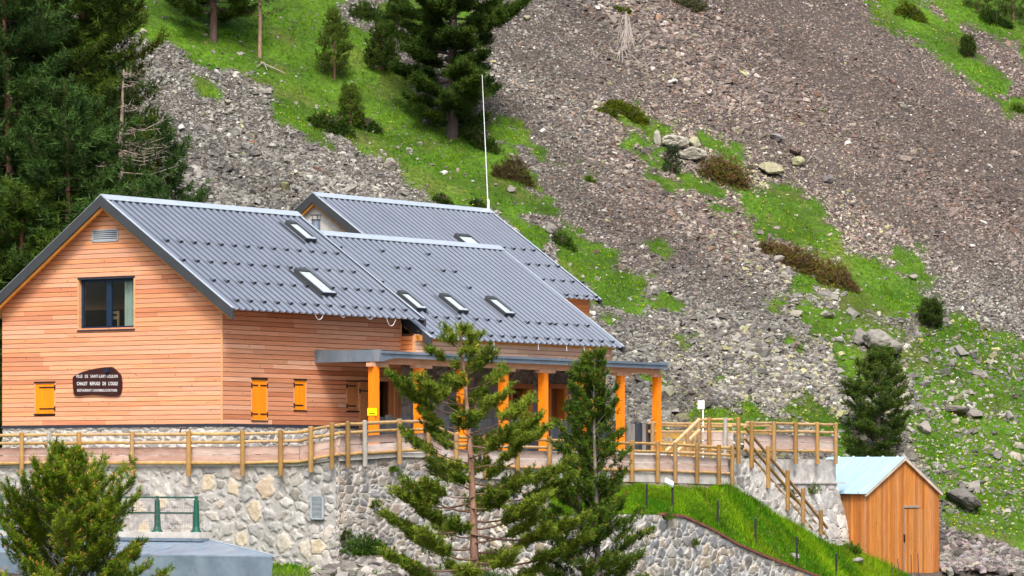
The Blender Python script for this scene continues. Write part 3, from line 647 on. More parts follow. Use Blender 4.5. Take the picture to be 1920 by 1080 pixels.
def shutter(f, u0, u1, z0, z1, leaves=1, hinge='r', dark=None, nm="shutter"):
    """boards in a recessed frame, iron strap hinges; f(u,out,z)"""
    m_ = MB(); c0 = dark or (0.84, 0.255, 0.004)
    n = max(3, int(round((u1 - u0) / 0.13))); w = (u1 - u0 - 0.04) / n
    for i in range(n):
        a = u0 + 0.02 + i * w; q = [f(a + 0.002, -0.02, z0 + 0.02), f(a + w - 0.002, -0.02, z0 + 0.02), f(a + w - 0.002, 0.012, z0 + 0.02), f(a + 0.002, 0.012, z0 + 0.02)]
        q += [f(a + 0.002, -0.02, z1 - 0.03), f(a + w - 0.002, -0.02, z1 - 0.03), f(a + w - 0.002, 0.012, z1 - 0.03), f(a + 0.002, 0.012, z1 - 0.03)]
        m_.hexa(q, jit(c0, 0.07))
    so_ = m_.build(nm, M['shutter'], house)
    def bx(mb, a, b, o0, o1, c, d): mb.hexa([f(a, o0, c), f(b, o0, c), f(b, o1, c), f(a, o1, c), f(a, o0, d), f(b, o0, d), f(b, o1, d), f(a, o1, d)])
    fr_ = MB(); bx(fr_, u0 - 0.015, u0 + 0.02, -0.03, 0.03, z0, z1); bx(fr_, u1 - 0.02, u1 + 0.015, -0.03, 0.03, z0, z1); fr_.build("frame", M['larch_plain'], so_)
    tp_ = MB(); bx(tp_, u0 - 0.02, u1 + 0.02, -0.03, 0.045, z1 - 0.03, z1 + 0.015); tp_.build("flashing", M['iron'], so_); tp_ = MB(); bx(tp_, u0 - 0.02, u1 + 0.02, -0.03, 0.05, z0 - 0.02, z0 + 0.015); tp_.build("sill", M['iron'], so_)
    L = (u1 - u0) * (0.78 if leaves == 1 else 0.42)
    for zz in (z0 + 0.13 * (z1 - z0) + 0.04, z1 - 0.13 * (z1 - z0) - 0.04):
        for h in (hinge if leaves == 1 else 'lr'):
            hg = MB(); a, b, k = (u0, u0 + L, u0) if h == 'l' else (u1 - L, u1, u1)
            bx(hg, a, b, 0.012, 0.022, zz - 0.022, zz + 0.022); bx(hg, k - 0.02, k + 0.02, 0.012, 0.045, zz - 0.085, zz + 0.075)
            hg.build("hinge", M['iron'], so_)
shutter(fg, *sh_t, *sh_z, hinge='l')
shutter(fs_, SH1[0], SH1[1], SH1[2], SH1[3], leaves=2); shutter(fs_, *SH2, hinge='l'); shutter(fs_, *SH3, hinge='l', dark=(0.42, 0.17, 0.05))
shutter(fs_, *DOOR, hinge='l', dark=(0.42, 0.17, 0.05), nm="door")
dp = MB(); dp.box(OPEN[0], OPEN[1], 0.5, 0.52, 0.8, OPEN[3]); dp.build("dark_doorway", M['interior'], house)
sd_ = MB(); a, b = s_at(728, -0.05), s_at(751, -0.05)
for i in range(4): sd_.box(a + (b - a) / 4 * i + 0.004, a + (b - a) / 4 * (i + 1) - 0.004, -0.075, -0.03, 0.8, OPEN[3] + 0.02, jit((0.34, 0.13, 0.04), 0.15))
sd_.box(a + (b - a) * 0.38, a + (b - a) * 0.45, -0.10, -0.076, 0.8, OPEN[3] + 0.02, (0.55, 0.3, 0.12)); sd_.build("sliding_door", M['shutter'], house)
def vent(mb_f, u0, u1, z0, z1, n, parent, f, name="vent"):
    m_ = MB()
    def bx(a, b, o0, o1, c, d, o2=None, o3=None):
        o2 = o0 if o2 is None else o2; o3 = o1 if o3 is None else o3
        m_.hexa([f(a, o0, c), f(b, o0, c), f(b, o1, c), f(a, o1, c), f(a, o2, d), f(b, o2, d), f(b, o3, d), f(a, o3, d)])
    bx(u0, u0 + 0.045, 0, 0.05, z0, z1); bx(u1 - 0.045, u1, 0, 0.05, z0, z1); bx(u0, u1, 0, 0.05, z0, z0 + 0.04); bx(u0, u1, 0, 0.05, z1 - 0.04, z1)
    vo = m_.build(name, M['alu'], parent)
    m_ = MB()
    for i in range(n):
        a = z0 + 0.04 + (z1 - z0 - 0.08) * (i + 0.12) / n; b = z0 + 0.04 + (z1 - z0 - 0.08) * (i + 0.72) / n
        m_.hexa([f(u0 + 0.04, 0.035, a), f(u1 - 0.04, 0.035, a), f(u1 - 0.04, 0.047, a), f(u0 + 0.04, 0.047, a), f(u0 + 0.04, 0.008, b), f(u1 - 0.04, 0.008, b), f(u1 - 0.04, 0.02, b), f(u0 + 0.04, 0.02, b)])
    m_.build("louvre", M['alu'], vo); b_ = MB(); b_.hexa([f(u0 + 0.02, -0.03, z0 + .01), f(u1 - .02, -0.03, z0 + .01), f(u1 - .02, 0.004, z0 + .01), f(u0 + .02, 0.004, z0 + .01), f(u0 + .02, -0.03, z1 - .01), f(u1 - .02, -0.03, z1 - .01), f(u1 - .02, 0.004, z1 - .01), f(u0 + .02, 0.004, z1 - .01)])
    b_.build("backing", M['darkmetal'], vo); return vo
vent(None, *vent_t, *vent_z, 5, house, fg)

# --- middle wing
TB = -0.55; SB1 = 20.72
ub = MB(); zc = 3.85
cladding(ub, lambda u, o_, z: (u, TB - o_, z), 9.19, SB1, 3.8, rz(RB, TB) - 0.16, pal=[(0.78, 0.50, 0.35), (0.76, 0.47, 0.32), (0.72, 0.43, 0.28)])
cladding(ub, lambda u, o_, z: (9.19 - o_, -u, z), 0.0, -TB, 3.8, rz(RB, TB) - 0.22, pal=[(0.66, 0.22, 0.06)])
cladding(ub, lambda u, o_, z: (SB1 + o_, u, z), TB, 9.2, 3.8, 7.9, gable_lim(TB, 9.2, 4.35, 8.13, 0.16))
ub.build("upper_wall_boards", M['board'], house)
core = MB(); core.box(9.2, SB1 - 0.02, TB + 0.002, TB + 0.2, 3.6, rz(RB, TB) - 0.14)
core.prism(gable_poly(TB + 0.2, 9.2, 4.35, 8.13, 0.17, 0.3), lambda a, b: (SB1 - 0.2, a, b), lambda a, b: (SB1 - 0.003, a, b))
core.box(9.2, 9.4, TB + 0.2, -0.01, 3.6, rz(RB, TB) - 0.14)
core.box(9.3, SB1 - 0.2, 9.0, 9.2, 0.3, 4.6); core.build("upper_wall_core", M['dark_backing'], house)
tr_ = MB(); tr_.box(9.15, 9.22, TB - 0.035, TB + 0.03, 3.8, rz(RB, TB) - 0.2); tr_.build('corner_trim', M['larch_plain'], house); tr_ = MB(); tr_.box(SB1 - 0.03, SB1 + 0.035, TB - 0.04, TB + 0.03, 3.8, rz(RB, TB) - 0.2); tr_.build("corner_trim", M['larch_plain'], house)
# back wing: stucco gable towards the camera, larch side
TC = 7.2
bw = MB(); bw.prism(gable_poly(TC, 16.7, 11.96, 10.30, 0.16, 0.3), lambda a, b: (20.06, a, b), lambda a, b: (20.26, a, b)); bw.build("stucco_gable_wall", M['stucco'], house)
cw = MB(); sC1 = s_at(1105, TC); cladding(cw, lambda u, o_, z: (u, TC - o_, z), 20.6, sC1, 3.0, rz(RC, TC) - 0.16, pal=[(0.70, 0.28, 0.10), (0.64, 0.24, 0.08)])
cw.build("back_wall_boards", M['board'], house)
cb = MB(); cb.box(20.61, sC1 - 0.01, TC + 0.002, TC + 0.2, 0.3, rz(RC, TC) - 0.14); cb.prism(gable_poly(TC + 0.2, 16.7, 11.96, 10.30, 0.17, 0.3), lambda a, b: (sC1 - 0.2, a, b), lambda a, b: (sC1 - 0.01, a, b)); cb.build("back_wall_core", M['larch_plain'], house)

# --- porch
TD = -2.634; SP0, SP1 = 4.63, 21.16
pr_ = MB()
pr_.hexa([(SP0, TD, 3.82), (SP1, TD, 3.82), (SP1, 0.0, 3.92), (SP0, 0.0, 3.92), (SP0, TD, 3.87), (SP1, TD, 3.87), (SP1, 0.0, 3.97), (SP0, 0.0, 3.97)])
po = pr_.build("porch_roof", M['fascia_zinc'], house)
pf = MB()
pf.box(SP0 - 0.03, SP0 - 0.001, TD - 0.03, -0.005, 3.56, 3.93)                                     # deep end fascia
pf.prism([(SP0 - 0.03, 3.56), (SP0 + 0.10, 3.56), (SP0 + 0.35, 3.63), (SP0 + 0.75, 3.68), (SP1, 3.68), (SP1, 3.80), (SP0 - 0.03, 3.80)], lambda a, b: (a, TD - 0.05, b), lambda a, b: (a, TD - 0.001, b))
pf.box(SP0 - 0.03, SP1 + 0.03, TD - 0.09, TD - 0.052, 3.81, 3.89); pf.box(SP1 + 0.001, SP1 + 0.03, TD - 0.03, 0, 3.68, 3.93)
pf.build("porch_fascia", M['fascia_zinc'], po)
pb = MB(); TPp = TD + 0.33
pb.box(SP0 + 0.02, SP1 - 0.05, TPp - 0.09, TPp + 0.09, 3.50, 3.72)
for i in range(8):
    s = 4.80 + 2.325 * i; pb.box(s - 0.36, s + 0.55 if i < 7 else s + 0.2, TPp - 0.105, TPp + 0.105, 3.40, 3.52)
pb.build("porch_beam", M['beam'], po)
ce = MB()
for i in range(34): ce.box(SP0 + 0.02 + 0.485 * i, SP0 + 0.49 + 0.485 * i, TD + 0.02, -0.02, 3.725 , 3.745, jit((0.36, 0.17, 0.07), 0.15))
ce.build("porch_ceiling", M['pinkboard'], po)
p0 = None
for i in range(8):
    s = s_at((701, 785, 866, 943.5, 1018.5, 1093, 1163, 1231.5)[i], TPp)
    m_ = MB(); w = 0.125 if i < 5 else 0.115
    m_.box(s - w, s + w, TPp - w, TPp + w, 0.8, 3.40, (0.84, 0.225, 0.006)); m_.box(s - w - 0.01, s + w + 0.01, TPp - w - 0.01, TPp + w + 0.01, 0.72, 0.80, (0.1, 0.1, 0.1))
    if i == 0: m_.box(s - w - 0.02, s + w + 0.01, TPp - w - .02, TPp + w + .01, 0.78, 0.83, (0.84, 0.225, 0.006))
    o = m_.build("porch_post", M['postwood'], house)
# stone wall of the ground floor under the porch
sw = MB(); TG = 0.02
dw1 = (s_at(955, TG), s_at(996, TG)); dw2 = (s_at(1027, TG), s_at(1062, TG)); zt1 = z_at(727, 14, TG); zt2 = z_at(727, 16, TG)
def gstone(name, f, u0, u1, z0, z1): pass
pl_ = MB(); pl_.box(9.2, 9.5, TB, 0.3, 0.8, 3.7, (1, 1, 1))
# slatted windbreaks between the posts
def windbreak(a, b, pal, ztop=1.72):
    ztop += 0.10
    m_ = MB(); x = a
    while x < b - 0.05:
        w = min(rnd.uniform(0.13, 0.26), b - x); m_.box(x + 0.003, x + w - 0.003, TPp + 0.09 + rnd.uniform(0, 0.015), TPp + 0.125, 0.66, ztop + rnd.uniform(-0.08, 0.05), jit(rnd.choice(pal), 0.15)); x += w
    m_.build("windbreak_panel", M['slate'], house)
DK = [(0.020, 0.028, 0.042), (0.028, 0.036, 0.052), (0.016, 0.022, 0.034), (0.04, 0.045, 0.05), (0.055, 0.052, 0.048)]
pps = [s_at(p, TPp) for p in (701, 785, 866, 943.5, 1018.5, 1093, 1163, 1231.5)]
windbreak(pps[0] + 0.13, pps[1] - 0.1, DK, 1.78)
windbreak(pps[1] + 0.13, pps[2] - 0.1, DK, 1.75); windbreak(pps[2] + 0.13, pps[3] - 0.1, DK, 1.75)
windbreak(pps[3] + 0.13, pps[4] - 0.1, DK, 1.74); windbreak(pps[4] + 0.13, pps[5] - 0.1, DK, 1.74); windbreak(pps[5] + 0.13, pps[6] - 0.1, DK, 1.74)
windbreak(pps[6] + 0.13, pps[7] + 0.05, DK + [(0.16, 0.13, 0.11), (0.2, 0.19, 0.18)], 1.74)
# loose cable loops under the eave
cbm = MB(); ze = rz(RA, RA['te']) + 0.02; te = RA['te'] + 0.02
def cable(p0, p1, dip):
    a, b = s_at(p0, te), s_at(p1, te)
    cbm.tube([(a + (b - a) * k / 12 + 0.15 * math.sin(k * 0.26) * 0, te, ze - 0.02 - dip * math.sin(math.pi * k / 12) ** 0.7) for k in range(13)], 0.011, 5)
cable(591, 606, 0.16); cable(725, 742, 0.24); cable(688, 699, 0.06); cable(640, 647, 0.05)
te2 = RB['te'] + 0.02; ze2 = rz(RB, RB['te'])
for p_, d_ in ((926, 0.3), (1009, 0.2), (1062, 0.2), (1095, 0.25)): a = s_at(p_, te2); cbm.tube([(a, te2, ze2), (a + 0.03, te2, ze2 - d_)], 0.01, 5)
cbm.build("cable", M['white'], house)

# ------------------------------------------------------------------ masonry: stones as displaced relief with mortar between
def masonry(name, path, zmin, ztop, parent=None, cell=(0.42, 0.26), pal=None, mortar=(0.50, 0.49, 0.46), seed=1, res=0.035, relief=0.05, mw=0.05, bigs=(), batter=0.0, uend=None, flatstones=False):
    """path: list of (x, y) in the parent's frame, the outer face on its right-hand side; ztop: f(u) or number; bigs: (u, z, radius, colour)"""
    R = np.random.RandomState(seed); pth = np.array(path, float); seg = np.hypot(*(pth[1:] - pth[:-1]).T); cum = np.concatenate([[0], np.cumsum(seg)]); L = cum[-1]
    nu = max(2, int(L / res)); us = np.union1d(np.linspace(0, L, nu), cum); nu = len(us)
    zt = np.array([ztop(u) for u in us]) if callable(ztop) else np.full(nu, float(ztop))
    nv = max(3, int((zt.max() - zmin) / res)); vz = np.linspace(zmin, zt.max(), nv)
    U = np.repeat(us[None], nv, 0); V = np.minimum(np.repeat(vz[:, None], nu, 1), zt[None])
    a, b = cell; sd_ = []
    z = zmin - b
    r = 0
    while z < zt.max() + b:
        x = -a + (r % 2) * a / 2
        while x < L + a: sd_.append((x + R.uniform(-.35, .35) * a, z + R.uniform(-.45, .45) * b, R.uniform(0.65, 1.5))); x += a * R.uniform(0.55, 1.5)
        z += b; r += 1
    sd_ = np.array(sd_)
    for u, zz, rad, c in bigs: sd_ = sd_[(np.hypot((sd_[:, 0] - u) / 1.0, (sd_[:, 1] - zz)) > rad * 0.9)]
    cols = np.array(pal)[R.choice(len(pal), len(sd_))] * R.uniform(0.62, 1.3, (len(sd_), 1))
    offs = np.zeros(len(sd_)); ax = np.full(len(sd_), 1.0)
    if bigs:
        sd_ = np.concatenate([sd_, [(u, zz, 1.0) for u, zz, rad, c in bigs]]); cols = np.concatenate([cols, [c for *_, c in bigs]])
        offs = np.concatenate([offs, [rad * 0.62 for _, _, rad, _ in bigs]])
    asp = a / b * 0.75
    d1 = np.full(U.shape, 1e9); d2 = np.full(U.shape, 1e9); i1 = np.zeros(U.shape, int)
    wob_u = 0.12 * a * (vnoise(U, V, 0.12, 3) - .5) * 2; wob_v = 0.12 * b * (vnoise(U, V, 0.12, 8) - .5) * 2
    Uw, Vw = U + wob_u, V + wob_v
    order = np.argsort(sd_[:, 0]); 
    for j in range(len(sd_)):
        x, z, w_ = sd_[j]; rr = max(a * 2.0, offs[j] * 3 + a)
        c0, c1 = np.searchsorted(us, [x - rr, x + rr])
        if c1 <= c0: continue
        du = (Uw[:, c0:c1] - x) / asp; dv = Vw[:, c0:c1] - z
        if offs[j] > 0: du = Uw[:, c0:c1] - x
        # superelliptic distance gives squarer stones
        pw = 2.2 if offs[j] > 0 else 4.5; dd = (np.abs(du) ** pw + np.abs(dv) ** pw) ** (1 / pw) / w_ - offs[j]
        A, B, I = d1[:, c0:c1], d2[:, c0:c1], i1[:, c0:c1]
        less = dd < A
        B[...] = np.where(less, A, np.minimum(B, dd)); I[...] = np.where(less, j, I); A[...] = np.where(less, dd, A)
    e = np.clip(d2 - d1, 0, 1); sm_ = 1 + 2.2 * fbm(U, V, 0.9, seed + 6, 3) + 1.2 * fbm(U, V, 0.2, seed + 7, 2); mwv = mw * np.clip(sm_, 0.35, 2.6); st_ = sstep(mwv * 0.5, mwv * 1.4, e + 0.02 * (vnoise(U, V, 0.07, 5) - .5) * 2)
    H = relief * (0.55 * st_ + 0.45 * np.sqrt(np.clip(e / (b * 0.7), 0, 1)) * st_) + 0.05 * (fbm(U, V, 0.22, seed, 3)) * st_ + 0.01 * fbm(U, V, 0.5, 4, 2)
    if flatstones: H *= 0.5
    sc_ = cols[i1] * (1 + 0.55 * fbm(U, V, 0.35, seed + 2, 3))[..., None]
    mc = np.array(mortar)[None, None] * (1 + 0.35 * fbm(U, V, 0.6, seed + 3, 3))[..., None]
    Cc = mc * (1 - st_[..., None]) + sc_ * st_[..., None]
    # positions along the path
    k = np.clip(np.searchsorted(cum, us, side='right') - 1, 0, len(seg) - 1); f = (us - cum[k]) / seg[k]
    pos = pth[k] + (pth[k + 1] - pth[k]) * f[:, None]; dirs = (pth[k + 1] - pth[k]) / seg[k][:, None]
    nrm_ = np.stack([dirs[:, 1], -dirs[:, 0]], -1)
    out = H + batter * (zt[None] - V)
    Xp = pos[None, :, 0] + nrm_[None, :, 0] * out; Yp = pos[None, :, 1] + nrm_[None, :, 1] * out
    if uend: Xp = Xp + dirs[None, :, 0] * uend(U, V) ; Yp = Yp + dirs[None, :, 1] * uend(U, V)
    idx = np.arange(nu * nv).reshape(nv, nu)
    Fq = np.stack([idx[:-1, :-1], idx[:-1, 1:], idx[1:, 1:], idx[1:, :-1]], -1).reshape(-1, 4)
    ok = (V[1:, :-1] - V[:-1, :-1] > 1e-6) | (V[1:, 1:] - V[:-1, 1:] > 1e-6); Fq = Fq[ok.ravel()]
    return np_mesh(name, np.stack([Xp, Yp, V], -1).reshape(-1, 3), Fq, np.clip(Cc, 0.02, 0.9).reshape(-1, 3), M['stone'], smooth=False, parent=parent)

PAL_L = [(0.37, 0.365, 0.34), (0.41, 0.395, 0.355), (0.33, 0.335, 0.33), (0.40, 0.36, 0.30), (0.30, 0.305, 0.315), (0.44, 0.425, 0.39), (0.38, 0.35, 0.29)]
PAL_L = [tuple(q * 0.56 + m_ * 0.36 for q, m_ in zip(c, (0.36, 0.355, 0.34))) for c in PAL_L]
PAL_R = [(0.30, 0.275, 0.24), (0.36, 0.34, 0.30), (0.25, 0.24, 0.23), (0.33, 0.27, 0.21), (0.22, 0.22, 0.235), (0.40, 0.38, 0.34), (0.27, 0.22, 0.18)]
PAL_D = [(0.22, 0.23, 0.245), (0.29, 0.285, 0.27), (0.16, 0.17, 0.19), (0.34, 0.31, 0.26), (0.36, 0.31, 0.23), (0.27, 0.26, 0.26), (0.19, 0.18, 0.17)]
CREAM = (0.56, 0.46, 0.30)

# plinth of the chalet and stone ground floor under the porch
masonry("stone_plinth", [(0.0, 9.1), (0.0, 0.0), (DOOR[0], 0.0)], 0.1, ZB - 0.05, house, (0.45, 0.2), PAL_L, seed=3, mortar=(0.46, 0.45, 0.42))
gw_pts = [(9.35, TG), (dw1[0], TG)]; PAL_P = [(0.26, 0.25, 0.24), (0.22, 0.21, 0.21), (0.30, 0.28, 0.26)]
for a_, b_ in ((9.25, dw1[0]), (dw1[1], dw2[0]), (dw2[1], SB1)):
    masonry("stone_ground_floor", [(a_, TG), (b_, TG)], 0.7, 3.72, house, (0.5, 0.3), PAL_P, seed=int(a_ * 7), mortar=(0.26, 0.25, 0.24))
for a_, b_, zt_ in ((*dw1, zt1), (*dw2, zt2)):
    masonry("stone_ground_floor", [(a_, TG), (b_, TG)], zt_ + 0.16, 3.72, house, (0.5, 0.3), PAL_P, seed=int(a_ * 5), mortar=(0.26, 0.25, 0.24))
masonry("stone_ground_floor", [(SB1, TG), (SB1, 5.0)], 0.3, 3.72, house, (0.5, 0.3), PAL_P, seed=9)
cg = MB(); cg.box(9.3, dw1[0], TG + 0.01, 0.4, 0.7, 3.7); cg.box(dw1[1], dw2[0], TG + 0.01, 0.4, 0.7, 3.7); cg.box(dw2[1], SB1 - 0.01, TG + 0.01, 0.4, 0.7, 3.7); cg.box(9.3, SB1 - 0.01, 0.4, 0.45, 0.7, 3.7)
cg.build("ground_floor_core", M['dark_backing'], house)
OR_ = (0.62, 0.24, 0.04)
for (a_, b_), zt_, dk_ in ((dw1, zt1, True), (dw2, zt2, False)):
    e = bpy.data.objects.new("door", None); col.objects.link(e); e.parent = house
    m_ = MB(); m_.box(a_ - 0.02, b_ + 0.02, TG - 0.1, TG + 0.2, zt_ + 0.0, zt_ + 0.17, (0.4, 0.13, 0.03)); m_.box(a_, a_ + 0.12, TG - 0.07, TG + 0.38, 0.8, zt_, OR_); m_.box(b_ - 0.22, b_, TG - 0.07, TG + 0.38, 0.8, zt_, OR_)
    m_.build("frame", M['shutter'], e)
    m_ = MB(); w_ = (b_ - a_ - 0.34) / 7
    for i in range(7): m_.box(a_ + 0.12 + w_ * i + .004, a_ + 0.12 + w_ * (i + 1) - .004, TG + 0.25, TG + 0.29, 0.8, zt_ - 0.01, (0.015, 0.018, 0.03) if dk_ and i < 5 else jit((0.2, 0.07, 0.025), 0.2))  # first doorway: near-black boards stand in for the unlit opening
    m_.build("leaf", M['shutter'], e)

# ------------------------------------------------------------------ platform, retaining walls
TR = -6.19; SL = -2.2
plat = house_frame("courtyard", None, None); plat['kind'] = 'structure'
plat.name = "courtyard_ground"
def floor_z(s): return float(np.interp(s, [SL, 0.7, 2.19, 3.6, 5.0, 8.7, 13.4, 19.6], [0.5, 0.63, 0.62, 0.35, 0.17, 0.14, 0.07, -0.05]))
m_ = MB(); m_.box(SL + 0.3, 0.0, TR + 0.3, 20, -0.3, 0.2); m_.box(0.0, 19.4, TR + 0.3, -2.9, -0.5, 0.06); m_.box(-0.0, 34, 9.0, 20, -0.5, 0.3); m_.box(SB1, 34, -2.0, 9.0, -0.5, 0.5)
m_.build("courtyard_paving", M['concrete'], plat)
m_ = MB(); m_.box(4.4, 21.6, -2.9, 0.2, -0.4, 0.78); pfl = m_.build("porch_floor", M['concrete'], plat)
wl = house_frame("retaining_wall", "mortared stone retaining wall with big cream stones below the left log fence", "retaining wall")
t_l = 8.5; t_c = t_at(632, SL)
bigs = []
for (x, y, r, c) in ((395, 908, 17, CREAM), (438, 917, 17, (0.52, 0.43, 0.28)), (500, 917, 27, (0.52, 0.39, 0.25)), (478, 960, 20, CREAM), (455, 1010, 20, (0.5, 0.42, 0.28)), (533, 1018, 24, (0.48, 0.44, 0.36)),
                     (595, 1026, 12, CREAM), (572, 1030, 13, (0.55, 0.5, 0.4)), (447, 888, 11, (0.4, 0.28, 0.2)), (350, 905, 14, (0.5, 0.44, 0.38)), (300, 940, 22, CREAM), (260, 950, 18, (0.5, 0.42, 0.3)), (612, 1000, 14, (0.46, 0.42, 0.36)),
                     (330, 975, 17, (0.36, 0.33, 0.3)), (415, 945, 12, (0.44, 0.36, 0.26)), (560, 975, 16, (0.42, 0.42, 0.4)), (270, 990, 20, CREAM), (575, 920, 20, (0.42, 0.42, 0.4)), (100, 905, 20, (0.36, 0.36, 0.36)), (30, 920, 24, (0.4, 0.4, 0.38))):
    t = t_at(x, SL); bigs.append((t_l - t, z_at(y, SL, t), r * 0.8 / 60.0, tuple(0.75 * q + 0.1 for q in c)))
masonry("stonework", [(SL, t_l), (SL, t_c - 0.09)], -3.6, lambda u: float(np.interp(t_l - u, [t_c, t_at(560, SL)], [0.45, 0.26])) - 0.01, wl, (0.52, 0.34), PAL_L, mortar=(0.36, 0.355, 0.34), seed=11, bigs=bigs, mw=0.085, relief=0.04)
m_ = MB(); m_.box(SL - 0.07, SL + 0.35, t_at(560, SL), t_l, 0.25, 0.33)
ta = t_at(560, SL); m_.hexa([(SL - 0.07, t_c, 0.44), (SL + 0.35, t_c, 0.44), (SL + 0.35, ta, 0.25), (SL - 0.07, ta, 0.25), (SL - 0.07, t_c, 0.52), (SL + 0.35, t_c, 0.52), (SL + 0.35, ta, 0.33), (SL - 0.07, ta, 0.33)])
m_.build("coping", M['concrete'], wl)
tv = (t_at(610, SL), t_at(586, SL)); vent(None, *tv, z_at(974, SL, tv[0]), z_at(929, SL, tv[0]), 17, wl, lambda u, o_, z: (SL - 0.06 - o_, u, z), "vent_grille")

wr = house_frame("retaining_wall", "long rubble retaining wall of small brown stones behind the tall pines", "retaining wall")
masonry("stonework", [(SL - 0.06, TR), (19.6, TR)], -4.6, lambda u: floor_z(u + SL) - 0.01, wr, (0.38, 0.2), PAL_R, mortar=(0.40, 0.39, 0.365), seed=12, mw=0.035, relief=0.04)
m_ = MB(); ss = [SL, 0.7, 2.19, 3.6, 5.0, 8.7, 13.4, 19.6]
for a_, b_ in zip(ss[:-1], ss[1:]):
    h = 0.10 if a_ < 3 else 0.30
    za, zb = floor_z(a_), floor_z(b_)
    m_.hexa([(a_, TR - 0.09, za - h), (b_, TR - 0.09, zb - h), (b_, TR + 0.35, zb - h), (a_, TR + 0.35, za - h), (a_, TR - 0.09, za + 0.03), (b_, TR - 0.09, zb + 0.03), (b_, TR + 0.35, zb + 0.03), (a_, TR + 0.35, za + 0.03)])
m_.build("coping", M['concrete'], wr)

# terrace at the right end with its stone stair
TT = -5.15; sE = s_at(1567, TT)
ter_ = house_frame("terrace_wall", "rough rendered terrace wall on coursed stone at the top of the outside stair", "retaining wall")
rw = MB()
def rfun(nm, s0, s1, t, z0, z1, mat, amp=0.03, res=0.06, seed=4, edge=None):
    us = np.linspace(0, 1, int((s1 - s0) / res)); vs = np.linspace(z0, z1, max(3, int((z1 - z0) / res))); U, V = np.meshgrid(us, vs)
    if edge: Sx = s0 + U * (edge(V) - s0)
    else: Sx = s0 + U * (s1 - s0)
    T_ = t - amp * (0.5 + fbm(Sx, V, 0.4, seed, 4) * 2); nu, nv = len(us), len(vs); idx = np.arange(nu * nv).reshape(nv, nu)
    Fq = np.stack([idx[:-1, :-1], idx[:-1, 1:], idx[1:, 1:], idx[1:, :-1]], -1).reshape(-1, 4)
    return np_mesh(nm, np.stack([Sx, T_, V], -1).reshape(-1, 3), Fq, np.ones((nu * nv, 3)), mat, smooth=True, parent=ter_)
zT = 0.55; zL = z_at(906, 24, TT)
rfun("render_face", 20.3, sE, TT, zL + 0.03, zT, M['render'])
m_ = MB(); m_.box(20.3, sE - 0.01, TT + 0.02, TT + 3.2, -1.0, zT - 0.004); m_.box(19.45, 20.3, TR + 0.03, -2.0, -1.0, zT - 0.004)
m_.box(20.1, sE + 0.45, TT - 0.12, TT + 0.02, zL - 0.02, zL + 0.03); m_.box(sE, sE + 0.02, TT - 0.0, TT + 3.2, -1, zT - 0.01); m_.build("terrace_slab", M['concrete'], ter_)
s_low = s_at(1612, TT - 0.5); zfoot = -3.4
def bat(U, V): return sstep(0.0, 1.0, U / (sE - 20.3)) * (s_low - sE) * np.clip((zL - V) / (zL - z_at(1035, 27, TT)), 0, 1.4)
masonry("stonework", [(20.3, TT - 0.02), (sE, TT - 0.02)], zfoot, zL - 0.02, ter_, (0.72, 0.44), [(0.50, 0.50, 0.475), (0.54, 0.53, 0.50), (0.46, 0.46, 0.445), (0.52, 0.51, 0.485)], mortar=(0.30, 0.29, 0.275), seed=21, mw=0.012, relief=0.04, batter=0.10, uend=bat)
m_ = MB(); m_.hexa([(20.3, TT, zfoot), (s_low + .4, TT, zfoot), (s_low + .4, TT + 2.5, zfoot), (20.3, TT + 2.5, zfoot), (20.3, TT, zL - 0.03), (sE - .02, TT, zL - .03), (sE - .02, TT + 2.5, zL - .03), (20.3, TT + 2.5, zL - .03)]); m_.build("wall_core", M['render'], ter_)

sa, sb = s_at(1391, TR), s_at(1548, TR); za_, zb_ = 0.55, -2.15
stw = house_frame("stone_stairs", "stone stair with white steps going down beside the terrace wall", "stairs")
m_ = MB(); n = 15
for i in range(n):
    a_ = sa + 0.7 + (sb - sa - 0.7) * i / n; b_ = sa + 0.7 + (sb - sa - 0.7) * (i + 1) / n; z = za_ + (zb_ - za_) * (i + 1) / n
    m_.box(a_, b_, TR + 0.15, TT - 0.3, z - 0.9, z, jit((1, 1, 1)))
m_.box(sa - 0.1, sa + 0.7, TR + 0.15, TT + 0.0, -1, zT - 0.006)
m_.build("steps", M['concrete'], stw)
masonry("stonework", [(19.55, TR - 0.04), (sb + 0.3, TR - 0.04)], -3.8, lambda u: float(np.interp(u + 19.55, [19.55, sa + 0.55, sb + 0.3], [zT + 0.02, zT - 0.02, zb_ - 0.05])), stw, (0.55, 0.4), [(0.42, 0.41, 0.38), (0.46, 0.44, 0.41), (0.38, 0.37, 0.35), (0.5, 0.44, 0.34)], mortar=(0.52, 0.51, 0.485), seed=31, mw=0.13, relief=0.03)
m_ = MB(); m_.hexa([(sa + 0.5, TR - 0.03, zT - .25), (sb + 0.3, TR - 0.03, zb_ - .25), (sb + 0.3, TR + 0.16, zb_ - .25), (sa + 0.5, TR + 0.16, zT - .25), (sa + 0.5, TR - 0.03, zT - 0.03), (sb + 0.3, TR - 0.03, zb_ - 0.03), (sb + 0.3, TR + 0.16, zb_ - 0.03), (sa + 0.5, TR + 0.16, zT - 0.03)])
m_.build("string_wall", M['concrete'], stw)

